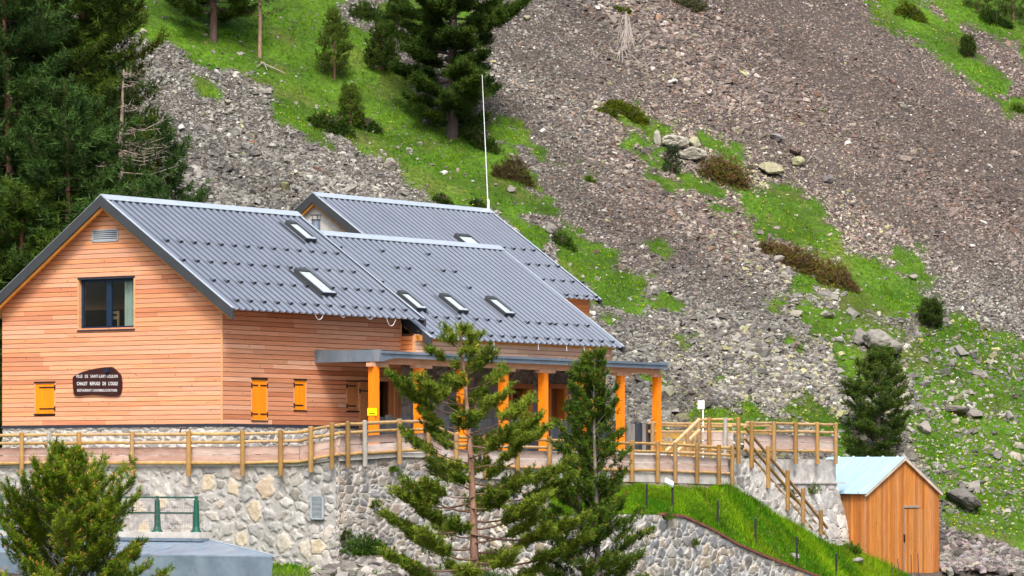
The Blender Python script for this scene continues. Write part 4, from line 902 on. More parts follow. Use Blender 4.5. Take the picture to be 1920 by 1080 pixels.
# ------------------------------------------------------------------ log fences
LOGC = [(0.27, 0.155, 0.045), (0.31, 0.18, 0.055), (0.24, 0.14, 0.045), (0.29, 0.18, 0.075)]
RAILC = [(0.45, 0.29, 0.115), (0.50, 0.33, 0.15), (0.40, 0.25, 0.09), (0.47, 0.31, 0.16)]
GREY = (0.33, 0.32, 0.29)
PINK = [(0.44, 0.28, 0.22), (0.50, 0.34, 0.28), (0.40, 0.25, 0.20), (0.53, 0.40, 0.34)]
def fence(name, label, nodes, posts, rails=(0.94, 0.69, 0.065), boards=((0.06, 0.30), (0.32, 0.55)), out=(0, -1), post_drop=0.33, post_top=1.03, pr=0.075, pal=PINK, grey=(), group=None, rr=0.052):
    """nodes: (s, t, floor z) where rails bend; posts: (s, t, floor z); out: direction of the near side"""
    e = house_frame(name, label, "fence", group); N_ = Vector((out[0], out[1], 0))
    for i, (s, t, z) in enumerate(posts):
        m_ = MB(); c = jit(rnd.choice(LOGC), 0.12) if i not in grey else GREY
        p = Vector((s, t, z)) + N_ * (pr + 0.035); w = pr * rnd.uniform(0.93, 1.05)
        m_.tube([p + Vector((0, 0, -post_drop)), p + Vector((rnd.uniform(-.01, .01), 0, post_top - 0.02)), p + Vector((0, 0, post_top))], [w, w, w * 0.82], 10, c); m_.build("post", M['log'], e)
    for a, b in zip(nodes[:-1], nodes[1:]):
        a, b = Vector(a), Vector(b)
        for h in rails:
            m_ = MB(); r1, r2 = rr * rnd.uniform(0.85, 1.12), rr * rnd.uniform(0.85, 1.12); d = (b - a).normalized() * 0.03
            z1, z2 = rnd.uniform(-.012, .012), rnd.uniform(-.012, .012); md = (a + b) / 2 + Vector((0, 0, h + rnd.uniform(-.012, .012)))
            m_.tube([a - d + Vector((0, 0, h + z1)), md, b + d + Vector((0, 0, h + z2))], [r1, (r1 + r2) / 2, r2], 8, jit(rnd.choice(RAILC), 0.12)); m_.build("rail", M['log'], e)
        for lo, hi in boards:
            q = -N_ * 0.07; th = -N_ * 0.03; m_ = MB(); sag = rnd.uniform(-.008, .008); u = (b - a).normalized() * 0.004
            vs = []
            for z0 in (lo, hi):
                for p_ in (a + u + q, b - u + q, b - u + q + th, a + u + q + th): vs.append(p_ + Vector((0, 0, z0 + sag)))
            m_.hexa(vs, jit(rnd.choice(pal), 0.08)); m_.build("board", M['pinkboard'], e)
    return e
fs = SL - 0.11
def nl(p, z): return (fs, t_at(p, fs), z)
nodes = [nl(-95, .29), nl(-55, .29), nl(45, .29), nl(152, .29), nl(252, .29), nl(358, .29), nl(459, .29), nl(558, .31)]
posts = [nl(p, .29) for p in (-55, 45, 97, 152, 252, 358, 459)] + [nl(530.5, .30)]
fence("log_fence", "left log fence with pinkish boards, in front of the gable wall", nodes, posts, out=(-1, 0), grey=(2,))
tcn = t_at(634, fs)
nodes = [nl(560, .31), nl(587, .40), (fs, tcn, .52)]
def nr(p, z, t=TR - 0.11): return (s_at(p, t), t, z)
r_post = [nl(587, .40), nl(626.5, .50)]
fence("log_fence", "short sloping piece of log fence where the left wall turns its corner", nodes, r_post, out=(-1, 0))
nodes = [(fs + 0.05, TR - 0.11, .53), nr(679, .57), nr(743.5, .645), nr(798, .69), nr(832, .40), nr(862, .22), nr(905, .18), nr(965, .17), nr(1025, .16), nr(1100, .12), nr(1180, .09), nr(1228, .07), nr(1261, .05), nr(1302, .02), nr(1343, -.01), nr(1368, -.03)]
posts = [nr(647, .53), nr(679, .57), nr(743.5, .645), nr(798, .69), nr(850, .25), nr(905, .18), nr(965, .17), nr(1025, .16), nr(1100, .12), nr(1180, .09), nr(1228, .07), nr(1261, .05), nr(1302, .02), nr(1343, -.01), nr(1368, -.03)]
fence("log_fence", "long log fence with pale boards along the porch, behind the tall pines", nodes, posts, out=(0, -1), pal=[(0.50, 0.38, 0.33), (0.54, 0.44, 0.39), (0.45, 0.33, 0.28), (0.56, 0.48, 0.44)], grey=(1,), boards=((0.08, 0.32), (0.345, 0.58)))
# terrace fences
tf = TT - 0.10; zf_ = 0.78
def nt_(p): return (s_at(p, tf), tf, zf_)
PALT = [(0.56, 0.46, 0.42), (0.52, 0.40, 0.35), (0.58, 0.50, 0.46)]
fence("log_fence", "log fence along the front of the raised terrace above the stone stair", [nt_(1400), nt_(1446), nt_(1487), nt_(1528), nt_(1566)], [nt_(p) for p in (1446, 1487, 1528, 1562)], pal=PALT, rails=(1.02, 0.74, 0.06), boards=((0.12, 0.36), (0.375, 0.61)), post_drop=0.40, post_top=1.08)
fb = -2.3
fence("log_fence", "log fence along the back of the raised terrace, mostly hidden by the front one", [(20.6, fb, zf_), (23, fb, zf_), (25.5, fb, zf_), (sE, fb, zf_)], [(20.6, fb, zf_), (23, fb, zf_), (25.5, fb, zf_), (sE, fb, zf_)], rails=(1.02, 0.74), boards=(), post_drop=0.2)
se_ = 19.75
fence("log_fence", "short log fence with a grey post at the left edge of the raised terrace", [(se_, TR - 0.0, zf_), (se_, t_at(1363, se_), zf_), (se_, t_at(1333, se_), zf_), (se_, t_at(1314, se_), zf_)],
      [(se_, t_at(p, se_), zf_) for p in (1388, 1363, 1333, 1313)], out=(-1, 0), pal=PALT, rails=(1.10, 0.86, 0.06), boards=((0.12, 0.38), (0.40, 0.68)), post_drop=0.42, post_top=1.16, grey=(1,))
# stair rail
sr = house_frame("stair_rail", "three sloping log rails on posts going down the stone stair", "fence"); tr2 = TR - 0.02
pp = [(1405.6, 790, 878), (1436.6, 836, 915), (1473, 881, 957), (1502, 915, 981), (1535.4, 956, 1002)]
PT = [(s_at(x, tr2), z_at(y0, s_at(x, tr2), tr2), z_at(y1, s_at(x, tr2), tr2)) for x, y0, y1 in pp]
for s, z1, z0 in PT:
    m_ = MB(); m_.tube([(s, tr2 - 0.08, z0), (s, tr2 - 0.08, z1 - .02), (s, tr2 - 0.08, z1)], [0.078, 0.078, 0.066], 10, jit(rnd.choice(LOGC), .1)); m_.build("post", M['log'], sr)
for (x0, y0), (x1, y1) in (((1396, 800), (1551, 990)), ((1396, 821), (1551, 1008)), ((1396, 841), (1522, 992))):
    a_, b_ = s_at(x0, tr2), s_at(x1, tr2); m_ = MB(); m_.tube([(a_, tr2, z_at(y0, a_, tr2)), ((a_ + b_) / 2, tr2, z_at((y0 + y1) / 2, (a_ + b_) / 2, tr2)), (b_, tr2, z_at(y1, b_, tr2))], 0.055, 8, jit(rnd.choice(LOGC), .1)); m_.build("rail", M['log'], sr)
# wooden steps with raking rails up to the terrace
ws = house_frame("timber_stairs", "small timber stair with raking log rails between porch and raised terrace", "stairs")
for tt_ in (-4.0, -5.2):
    a_, b_ = s_at(1311, tt_), s_at(1248, tt_)
    for dz in (0, -0.36):
        m_ = MB(); m_.tube([(a_, tt_, 1.88 + dz), (b_, tt_, 0.78 + dz)], 0.06, 8, jit((0.56, 0.37, 0.2), .08)); m_.build("rail", M['log'], ws)
    for f_ in (0.42, 0.97):
        s = a_ + (b_ - a_) * f_; m_ = MB(); m_.tube([(s, tt_ - 0.09, 0.0), (s, tt_ - 0.09, 1.85 - 1.1 * f_)], 0.075, 9, jit(rnd.choice(LOGC), .1)); m_.build("post", M['log'], ws)
    m_ = MB(); m_.beam((a_, tt_ + 0.1, 0.55), (b_, tt_ + 0.1, -0.05), 0.06, 0.24, (0.5, 0.34, 0.14)); m_.build("stringer", M['log'], ws)
a_ = s_at(1311, -4.6)
for i in range(4):
    m_ = MB(); m_.box(a_ - 0.35 - 0.34 * i, a_ - 0.02 - 0.34 * i, -5.1, -4.0, 0.42 - 0.15 * i, 0.47 - 0.15 * i, jit((0.5, 0.34, 0.14), .1)); m_.build("tread", M['log'], ws)
# board barrier behind, between the porch and the stair
t3 = -1.6
fence("plank_barrier", "ochre plank barrier with one round rail beside the last orange porch post", [(s_at(1238, t3), t3, 0.75), (s_at(1307, t3), t3, 0.75)], [(s_at(1292, t3), t3, 0.75)], rails=(0.98,), boards=((-0.1, 0.22), (0.24, 0.45), (0.52, 0.76)), pal=[(0.50, 0.32, 0.06), (0.46, 0.28, 0.05)], post_top=0.95)

# ------------------------------------------------------------------ lower wall, bank of grass
TLW = -8.7
topk = [(1035, 968), (1190, 964), (1240, 966), (1280, 970), (1330, 993), (1380, 1022), (1440, 1048), (1530, 1082), (1620, 1115)]
kk = [(s_at(x, TLW), z_at(y, s_at(x, TLW), TLW)) for x, y in topk]; ks = [a for a, _ in kk]; kz = [b for _, b in kk]
lw = house_frame("garden_wall", "lower rubble wall of blue-grey stones and white mortar with a falling brick edge", "wall")
masonry("stonework", [(ks[0], TLW), (ks[-1], TLW)], -4.9, lambda u: float(np.interp(u + ks[0], ks, kz)), lw, (0.42, 0.30), PAL_D, mortar=(0.47, 0.465, 0.445), seed=41, mw=0.045, relief=0.055)
masonry("stonework", [(ks[0], TR - 0.2), (ks[0], TLW)], -4.9, kz[0], lw, (0.42, 0.30), PAL_D, mortar=(0.52, 0.51, 0.48), seed=42, mw=0.045, relief=0.055)
bk = MB(); s = ks[2]
while s < ks[-1]:
    z0, z1 = np.interp([s, s + 0.2], ks, kz); bk.hexa([(s, TLW - 0.09, z0), (s + .19, TLW - 0.09, z1), (s + .19, TLW + .16, z1), (s, TLW + .16, z0), (s, TLW - .09, z0 + .07 + rnd.uniform(0, .02)), (s + .19, TLW - .09, z1 + .07), (s + .19, TLW + .16, z1 + .07), (s, TLW + .16, z0 + .07)], jit((1, 1, 1), .2)); s += 0.2
bk.build("brick_edge", M['brick'], lw)
# bank surface: lofted between the wall edge and the foot of the retaining wall and stair
front = [(s, TLW + 0.16, z + 0.03) for s, z in zip(ks, kz)] + [(s_at(1760, -9.5), -9.5, -4.6), (s_at(1990, -10), -10, -4.9)]
bk_ = [(1035, 915, -6.3), (1190, 906, -6.3), (1240, 905, -6.3), (1290, 908, -6.3), (1368, 915, -6.3), (1410, 935, -6.3), (1480, 985, -6.3), (1560, 1025, -6.1), (1612, 1040, -5.9), (1700, 1052, -5.0), (1765, 1060, -4.4), (1990, 1110, -4.4)]
back = [(s_at(x, t), t, z_at(y, s_at(x, t), t)) for x, y, t in bk_]
def resample(p, n):
    p = np.array(p); d = np.concatenate([[0], np.cumsum(np.hypot(*(p[1:, :2] - p[:-1, :2]).T))]); u = np.linspace(0, d[-1], n); return np.stack([np.interp(u, d, p[:, k]) for k in range(3)], -1)
nU, nV = 190, 28
# pair the two edges ray by ray
def pxl(p): x, y = W(p[0], p[1]); return CX + F * x / y
sg = np.linspace(1035, 1985, nU)
def at_s(p):
    q = np.array([pxl(k) for k in p]); p = np.array(p); t = np.interp(sg, q, p[:, 1]); z = np.interp(sg, q, p[:, 2]); return np.stack([np.array([s_at(a, b) for a, b in zip(sg, t)]), t, z], -1)
Fr, Bk = at_s(front), at_s(back); v = np.linspace(0, 1, nV)[:, None, None]
G = Fr[None] * (1 - v) + Bk[None] * v
G[..., 2] += (0.10 * np.sin(np.pi * v[..., 0]) + 0.22 * fbm(G[..., 0], G[..., 1], 1.3, 81, 3) * np.sin(np.pi * v[..., 0]) ** 0.5)
BX = X0 + S * G[..., 0] - C * G[..., 1]; BY = Y0 + C * G[..., 0] + S * G[..., 1]; BZ = G[..., 2]
idx = np.arange(nU * nV).reshape(nV, nU); Fq = np.stack([idx[:-1, :-1], idx[:-1, 1:], idx[1:, 1:], idx[1:, :-1]], -1).reshape(-1, 4)
bpx, bpy_ = px_of(BX, BY, BZ)
dirtm = sstep(0.80, 0.93, v[..., 0] + 0.35 * fbm(BX, BY, 0.7, 82, 3)) * (bpx < 1330) + sstep(1830, 1880, bpx + 40 * fbm(BX, BY, .8, 3, 2))
gc = np.array([0.045, 0.10, 0.007]) * np.ones_like(BX)[..., None]; dc = np.array([0.17, 0.135, 0.105])
bc = gc * (1 - np.clip(dirtm, 0, 1)[..., None]) + dc * np.clip(dirtm, 0, 1)[..., None]
o = np_mesh("grass_bank", np.stack([BX, BY, BZ], -1).reshape(-1, 3), Fq, bc.reshape(-1, 3), M['terrain'], smooth=True); o['kind'] = 'structure'
R = np.random.RandomState(8); n = 42000
iu, iv = R.uniform(0, nU - 1.001, n), R.uniform(0, nV - 1.001, n); a, b = iu.astype(int), iv.astype(int); fu, fv = iu - a, iv - b
def bil(A): return (A[b, a] * (1 - fu) + A[b, a + 1] * fu) * (1 - fv) + (A[b + 1, a] * (1 - fu) + A[b + 1, a + 1] * fu) * fv
X, Y, Z, dm = bil(BX), bil(BY), bil(BZ), bil(dirtm); keep = R.rand(n) > np.clip(dm, 0, 1); X, Y, Z = X[keep], Y[keep], Z[keep]
s_l, t_l2 = local(X, Y); px, py = px_of(X, Y, Z)
lush = 1 + 1.0 * sstep(0.0, 0.25, fbm(X, Y, 1.2, 83, 3)) + 0.9 * np.exp(-((t_l2 + 6.5) / 0.5) ** 2) * (px > 1340)
o = blades("grass", X, Y, Z, R.uniform(0.05, 0.13, len(X)) * lush, grass_colors(R, X, Y, len(X)) * (1.05 + 1.1 * fbm(X, Y, 0.7, 88, 3))[:, None] * np.where(R.rand(len(X), 1) < 0.10, [[1.5, 0.95, 3.0]], [[1.0, 1.0, 1.0]]), 9, 5, 0.07, 0.013); tag(o, "lush long grass on the bank between the garden wall and the stone stair", None, kind='stuff')

# foreground ground below the walls
n = 9000; px = R.uniform(500, 1200, n); Y = R.uniform(98, 117, n); X = (px - CX) / F * Y; Z = height(X, Y); s_l, t_l2 = local(X, Y)
k = (s_l < SL - 0.3) | (t_l2 < TR - 0.5); k &= ~((t_l2 > TLW - 0.1) & (s_l > ks[0])); k &= fbm(X, Y, 1.6, 91, 3) > -0.08
X, Y, Z = X[k], Y[k], Z[k]; o = blades("grass", X, Y, Z, R.uniform(0.08, 0.22, len(X)), grass_colors(R, X, Y, len(X)), 19, 5, 0.08, 0.014); tag(o, "patchy grass on the rubble below the retaining walls", None, kind='stuff')
n = 3500; px = R.uniform(480, 1300, n); Y = R.uniform(98, 117, n); X = (px - CX) / F * Y; Z = height(X, Y); s_l, t_l2 = local(X, Y)
k = (s_l < SL - 0.3) | (t_l2 < TR - 0.4); k &= ~((t_l2 > TLW - 0.1) & (s_l > ks[0])); k &= fbm(X, Y, 1.6, 91, 3) < 0.06; X, Y, Z = X[k], Y[k], Z[k]
o = rock_field("rubble", X, Y, Z, R.uniform(0, 1, len(X)) ** 2 * 0.4 + 0.07, np.array([(0.25, 0.235, 0.215)]) * R.uniform(0.5, 1.5, (len(X), 1)), 6, M['rock']); tag(o, "grey rubble lying below the retaining walls", None, kind='stuff')
# stony stream bed, lower right
n = 6500; iu = R.uniform(1768, 1995, n); Y = R.uniform(131, 163, n); iu = np.where((Y < 141) & (iu < 1850), iu + 90, iu); X = (iu - CX) / F * Y; Z = np.maximum(height(X, Y), -9)
s_l, t_l2 = local(X, Y); sgz = np.interp(iu, sg, Bk[:, 2]); Zb = np.interp(iu, sg, Fr[:, 2]); tv_ = np.clip((t_l2 + 9.6) / 5.2, 0, 1); Z = np.where(Y < 141, np.maximum(Z, Zb * (1 - tv_) + sgz * tv_), Z)
o = rock_field("stream_stones", X, Y, Z, R.uniform(0, 1, n) ** 2 * 0.30 + 0.08, np.array([(0.155, 0.14, 0.13)]) * R.uniform(0.4, 1.8, (n, 1)) * (1 + R.normal(0, .06, (n, 3))), 16, M['rock']); tag(o, "pale washed stones in the gully to the right of the shed", None, kind='stuff')

# ------------------------------------------------------------------ shed
a_s = math.radians(43); gx = Vector((math.cos(a_s), math.sin(a_s), 0)); gy = Vector((-math.sin(a_s), math.cos(a_s), 0))   # gx: along the gable, gy: along the ridge (left and away)
YS = 140.0; c0 = Vector(P(1625, 0, YS)); c0.z = 0
wS = 3.55
for _ in range(20):
    q = c0 + gx * wS; wS += (1760 - (CX + F * q.x / q.y)) / F * q.y / gx.x
shed = empty("garden_shed", "orange stained board shed with a pale blue metal roof beside the stone stair", "shed", c0, math.atan2(gx.y, gx.x))
mid = c0 + gx * wS / 2
zp = (HY - 857) / F * mid.y; ze_ = (HY - 921) / F * c0.y; zb = (HY - 1080) / F * c0.y; DS = 3.6; ks_ = (zp - ze_) / (wS / 2)
SHC = [(0.48, 0.18, 0.035), (0.44, 0.155, 0.03), (0.51, 0.205, 0.045), (0.37, 0.13, 0.028), (0.46, 0.20, 0.075)]
m_ = MB(); x = 0.0
while x < wS - 0.01:
    w = min(0.125, wS - x); a, b = x + 0.004, x + w - 0.004; ta_, tb_ = [ze_ + ks_ * (wS / 2 - abs(wS / 2 - q)) - 0.03 for q in (a, b)]
    dz_ = rnd.uniform(0, 0.05) if True else 0; o_ = -0.02 + rnd.uniform(-.004, .004)
    m_.hexa([(a, 0, zb - dz_), (b, 0, zb - dz_), (b, o_, zb - dz_), (a, o_, zb - dz_), (a, 0, ta_), (b, 0, tb_), (b, o_, tb_), (a, o_, ta_)], jit(rnd.choice(SHC), .08)); x += 0.125
m_.build("gable_boards", M['shedwood'], shed)
m_ = MB(); mr_ = MB(); y = 0.0
while y < DS:
    m_.box(-0.02 + rnd.uniform(-.004, .004), 0, y + 0.004, y + 0.121, zb, ze_ - 0.02, jit(rnd.choice(SHC), .1)); mr_.box(wS, wS + 0.02, y + 0.004, y + 0.121, zb, ze_ - 0.02, jit(rnd.choice(SHC), .1)); y += 0.125
m_.build("side_boards", M['shedwood'], shed); mr_.build("side_boards", M['shedwood'], shed)
m_ = MB(); m_.prism([(0.001, zb), (wS - 0.001, zb), (wS - 0.001, ze_ - 0.06), (wS / 2, zp - 0.06), (0.001, ze_ - 0.06)], lambda a, b: (a, 0.002, b), lambda a, b: (a, DS, b)); m_.build("shed_core", M['dark_backing'], shed)
m_ = MB()
for sg_, e0, e1 in ((1, wS / 2, -0.16), (-1, wS / 2, wS + 0.10)):
    def rp(x, y, h): return (x, y, zp - ks_ * abs(x - wS / 2) + h)
    y = -0.14
    m_.add([rp(e0, -0.14, 0.0), rp(e1, -0.14, 0.0), rp(e1, DS + .1, 0.0), rp(e0, DS + .1, 0.0), rp(e0, -0.14, 0.014), rp(e1, -0.14, 0.014), rp(e1, DS + .1, 0.014), rp(e0, DS + .1, 0.014)], [(0, 3, 2, 1), (4, 5, 6, 7), (0, 1, 5, 4), (1, 2, 6, 5), (2, 3, 7, 6), (3, 0, 4, 7)])
    for yy in np.arange(0.25, DS, 0.72):
        m_.add([rp(e0, yy - 0.05, 0.014), rp(e1, yy - 0.05, 0.014), rp(e1, yy + .05, 0.014), rp(e0, yy + .05, 0.014), rp(e0, yy - 0.03, 0.055), rp(e1, yy - .03, 0.055), rp(e1, yy + .03, 0.055), rp(e0, yy + .03, 0.055)], [(4, 5, 6, 7), (0, 1, 5, 4), (1, 2, 6, 5), (2, 3, 7, 6), (3, 0, 4, 7)])
m_.build("roof", M['bluemetal'], shed)
m_ = MB()
for x_ in (-0.14, wS + 0.08): m_.hexa([(wS / 2, -0.13, zp - 0.12), (x_, -0.13, ze_ - 0.12 - ks_ * 0.1), (x_, -0.05, ze_ - .12 - ks_ * .1), (wS / 2, -0.05, zp - .12), (wS / 2, -0.13, zp - 0.005), (x_, -0.13, ze_ - 0.005 - ks_ * 0.12), (x_, -0.05, ze_ - .005 - ks_ * .12), (wS / 2, -0.05, zp - .005)])
m_.build("verge_board", material("pale_verge_board", (0.55, 0.45, 0.36), 0.7), shed)
xd = wS * 0.50; zd = (HY - 951) / F * mid.y; m_ = MB()
m_.box(xd + 0.02, xd + 1.05, -0.035, -0.021, zb + 0.05, zd - 0.05, (0.5, 0.2, 0.05)); 
x = xd + 0.03
m2 = MB()
while x < xd + 1.0: m2.box(x, x + 0.117, -0.047, -0.036, zb + 0.05, zd - 0.06, jit(rnd.choice(SHC), .08)); x += 0.125
do_ = m2.build("door", M['shedwood'], shed); m_.build("door_backing", M['dark_backing'], do_)
m_ = MB(); m_.box(xd - 0.03, xd + 0.02, -0.06, -0.022, zb + 0.05, zd, (0.2, 0.17, 0.15)); m_.box(xd - 0.02, xd + 0.8, -0.075, -0.022, zd - 0.02, zd + 0.06, (0.3, 0.24, 0.2)); m_.build("door_frame", M['slate'], do_)
m_ = MB(); zl_ = (HY - 1008) / F * mid.y; m_.box(xd - 0.04, xd + 0.03, -0.09, -0.06, zl_ - 0.15, zl_ + 0.12); m_.build("latch", M['iron'], do_)

# ------------------------------------------------------------------ green balustrade on its kerb, zinc canopy (lower left)
sk = -6.6
def tk(p): return t_at(p, sk)
zk = z_at(998, sk, tk(368))
kb = house_frame("concrete_kerb", "pale concrete kerb carrying the green balustrade", "kerb"); m_ = MB(); m_.box(sk - 0.25, sk + 0.3, tk(384), tk(-90), zk - 0.24, zk); m_.box(sk + 0.301, SL - 0.05, t_at(375, SL), tk(-90), zk - 0.4, zk - 0.15); m_.build("kerb", M['concrete'], kb)
bl = house_frame("green_balustrade", "dark green metal balustrade with tapered posts and wire mesh", "railing")
bp = [368, 295, 221, 147, 73, 0, -73]
for p in bp:
    t = tk(p); m_ = MB(); m_.tube([(sk, t, zk), (sk, t, zk + .03), (sk, t, zk + .06), (sk, t, zk + 0.16), (sk, t, zk + 0.88), (sk, t, zk + 0.93), (sk, t, zk + .95), (sk, t, zk + 1.0), (sk, t, zk + 1.05)], [0.17, 0.16, 0.125, 0.10, 0.075, 0.07, 0.035, 0.055, 0.045], 16)
    m_.build("post", M['greenpaint'], bl, smooth=False)
for h in (1.0, 0.55):
    m_ = MB(); m_.tube([(sk, tk(368), zk + h), (sk, tk(-90), zk + h)], 0.028, 8); m_.build("rail", M['greenpaint'], bl)
m_ = MB(); t = tk(366)
while t < tk(-90): m_.box(sk - 0.12, sk - 0.114, t, t + 0.006, zk + 0.06, zk + 1.10); t += 0.062
for z in np.arange(zk + 0.1, zk + 1.1, 0.2): m_.box(sk - 0.114, sk - 0.108, tk(366), tk(-90), z, z + 0.006)
m_.build("wire_mesh", M['wire'], bl)
zseam = MB()
zn = house_frame("zinc_canopy", "grey-blue zinc roof box with an undercut end in front of the stone wall", "roof"); m_ = MB()
s1_, s2_ = sk - 0.45, sk - 2.6; tR2 = t_at(512, s2_); tR1 = t_at(393, s1_); zq1 = z_at(1014, s1_, tR1); zq2 = z_at(1043, s2_, tR2); TLn = 12
m_.hexa([(s2_, tR2, zq2 - .05), (s2_, TLn, zq2 - .05), (s1_, TLn, zq1 - .05), (s1_, tR1, zq1 - .05), (s2_, tR2, zq2), (s2_, TLn, zq2), (s1_, TLn, zq1), (s1_, tR1, zq1)])
tR3 = t_at(497, s2_)
m_.hexa([(s2_ + 0.2, tR3, zq2 - 1.6), (s2_ + 0.2, TLn, zq2 - 1.6), (s1_, TLn, zq2 - 1.6), (s1_, tR1 + .4, zq2 - 1.6), (s2_ + .005, tR2 + .01, zq2 - .052), (s2_ + .005, TLn, zq2 - .052), (s1_, TLn, zq1 - .052), (s1_, tR1 + .01, zq1 - .052)])
m_.build("zinc_shell", M['zincblue'], zn)
for k_ in range(0, 5):
    tt_ = tR1 + 0.5 + 0.95 * k_; ta2 = tt_; zseam.hexa([(s2_ - .004, tt_ - .012, zq2 - .02), (s1_, ta2 - .012, zq1 - .02), (s1_, ta2 + .012, zq1 - .02), (s2_ - .004, tt_ + .012, zq2 - .02), (s2_ - .004, tt_ - .012, zq2 + .014), (s1_, ta2 - .012, zq1 + .014), (s1_, ta2 + .012, zq1 + .014), (s2_ - .004, tt_ + .012, zq2 + .014)])
zseam.build("seams", M['zincblue'], zn)
m_ = MB(); m_.beam((s1_, tR1 - 0.05, zq1 + .01), (s2_, tR2 - .05, zq2 + .01), 0.10, 0.06); m_.build("pale_edge", M['ridge'], zn)
m_ = MB(); m_.box(s1_ - .3, s1_ + .05, tR1 + .05, TLn, zq1 + .012 - .03, zq1 + .07); m_.build("upstand", M['fascia_zinc'], zn)

# ------------------------------------------------------------------ lamp post, black bollards, stakes, plank, signs
def on_bank(px):        # a point on the bank just behind the brick edge
    t = TLW + 0.45; s = s_at(px, t); x, y = W(s, t); i = np.argmin((BX - x) ** 2 + (BY - y) ** 2); return x, y, float(BZ.ravel()[i])
def ypix(Z, Y): return HY - F * Z / Y
x, y, z = on_bank(1261); lp = empty("garden_lamp", "low lamp with a white tilted head on a black post beside the log fence", "lamp", (x, y, z))
ht = (HY - 905) / F * y - z; m_ = MB(); m_.box(-0.035, 0.035, -0.035, 0.035, -0.2, ht); m_.build("post", M['black'], lp)
m_ = MB(); m_.hexa([(-0.26, -0.12, ht + 0.02), (0.02, -0.12, ht - 0.10), (0.02, 0.12, ht - 0.10), (-0.26, 0.12, ht + 0.02), (-0.22, -0.13, ht + 0.17), (0.05, -0.13, ht + 0.03), (0.05, 0.13, ht + 0.03), (-0.22, 0.13, ht + 0.17)]); m_.build("lamp_head", M['white'], lp)
m_ = MB(); m_.hexa([(-0.24, -0.10, ht - 0.03), (0.02, -0.10, ht - 0.16), (0.02, 0.10, ht - 0.16), (-0.24, 0.10, ht - 0.03), (-0.255, -0.115, ht + 0.018), (0.02, -0.115, ht - 0.102), (0.02, 0.115, ht - 0.102), (-0.255, 0.115, ht + 0.018)]); m_.build("reflector", M['alu'], lp)
for (p, yt, lab) in ((1212.5, 907, "black steel post half hidden by the right edge of the dense pine"), (1346, 938, "black steel post second along the brick edge from the lamp"), (1416.5, 972, "black steel post in the middle of the falling brick edge"), (1494, 1006, "black steel post near the foot of the log stair rail"), (1568, 1038, "black steel post lowest on the bank near the shed")):
    x, y, z = on_bank(p); h = (HY - yt) / F * y - z; m_ = MB(); m_.box(-0.032, 0.032, -0.032, 0.032, -0.2, h); m_.hexa([(-0.032, -0.032, h), (0.032, -0.032, h), (0.032, 0.032, h), (-0.032, 0.032, h), (-0.022, -0.022, h + .02), (0.022, -0.022, h + .02), (0.022, 0.022, h + .02), (-0.022, 0.022, h + .02)])
    for q in (0.75, 0.4): m_.tube([(-0.045, 0, h * q), (0.045, 0, h * q)], 0.012, 6)
    o = m_.build("steel_post", M['black']); o.location = (x, y, z); tag(o, lab, "post", "black posts along the brick edge")
for i, (p, yt, yb, dx) in enumerate(((1672, 1055, 1090, 2), (1683, 1048, 1088, 8), (1708, 1040, 1088, 2), (1721, 1038, 1082, 3))):
    Y = 134.5; a = Vector(P(p, yt, Y)); b = Vector(P(p + dx, yb + 14, Y)); m_ = MB(); m_.tube([b - a * 0 + Vector((0, 0, -0.3)), a], 0.016, 6, (1, 1, 1)); o = m_.build("iron_stake", material("rusty_iron", (0.09, 0.05, 0.04), 0.8))
    tag(o, ("thin rusty stake leftmost of the four below the shed", "thin rusty stake leaning, second from left below the shed", "thin rusty stake third from left below the shed", "tallest thin rusty stake, rightmost of four below the shed")[i], "stake", "rusty stakes in the grass below the shed")
pk = Vector(P(1222, 945, 125.8)); m_ = MB(); m_.box(-0.24, 0.22, -0.02, 0.02, -0.09, 0.08); m_.box(-0.2, -0.14, 0.02, 0.07, -0.5, 0.02); m_.box(0.1, 0.16, 0.02, 0.07, -0.5, 0.02); o = m_.build("wooden_plank", material("grey_plank", (0.33, 0.27, 0.2), 0.8, var=.3, sc=8)); o.location = pk; tag(o, "small weathered plank on stakes in the grass beside the dense pine", "plank")
ns_ = Vector(P(1314, 0, 137.5)); ns_.z = 0; sgp = empty("sign_post", "small white square sign on a thin pole behind the terrace fence", "sign", ns_); m_ = MB(); z1 = (HY - 751) / F * 137.5; m_.tube([(0.08, 0.03, 0.4), (0.08, 0.03, z1 + .02)], 0.03, 8); m_.build("pole", M['white'], sgp); m_ = MB(); m_.box(-0.11, 0.13, -0.03, 0, z1 - 0.30, z1); sgn_ = m_.build("panel", M['white'], sgp)
m_ = MB(); m_.box(-0.07, 0.09, -0.036, -0.031, z1 - 0.25, z1 - 0.06); m_.build("panel_face", material("pale_blue_panel", (0.5, 0.6, 0.72), 0.5), sgp)
# yellow notice on the first porch post
yn = house_frame("yellow_notice", "small bright yellow notice fixed to the first orange porch post", "notice"); sp = s_at(701, TPp) - 0.125 - 0.012
ty0, ty1 = t_at(706.5, sp), t_at(689, sp); zy0, zy1 = z_at(779, sp, ty0), z_at(765, sp, ty0); m_ = MB(); m_.box(sp - 0.006, sp + 0.006, ty0, ty1, zy0, zy1); m_.build("board", M['yellow'], yn)
m_ = MB(); m_.box(sp - 0.008, sp - 0.0062, ty0 + 0.06, ty1 - 0.07, zy0 + 0.045, zy0 + 0.07)
for i in range(5): a = ty0 + 0.06 + i * 0.03; m_.box(sp - 0.008, sp - 0.0062, a, a + 0.018, zy0 + 0.13, zy0 + 0.137)
m_.build("print", M['black'], yn)

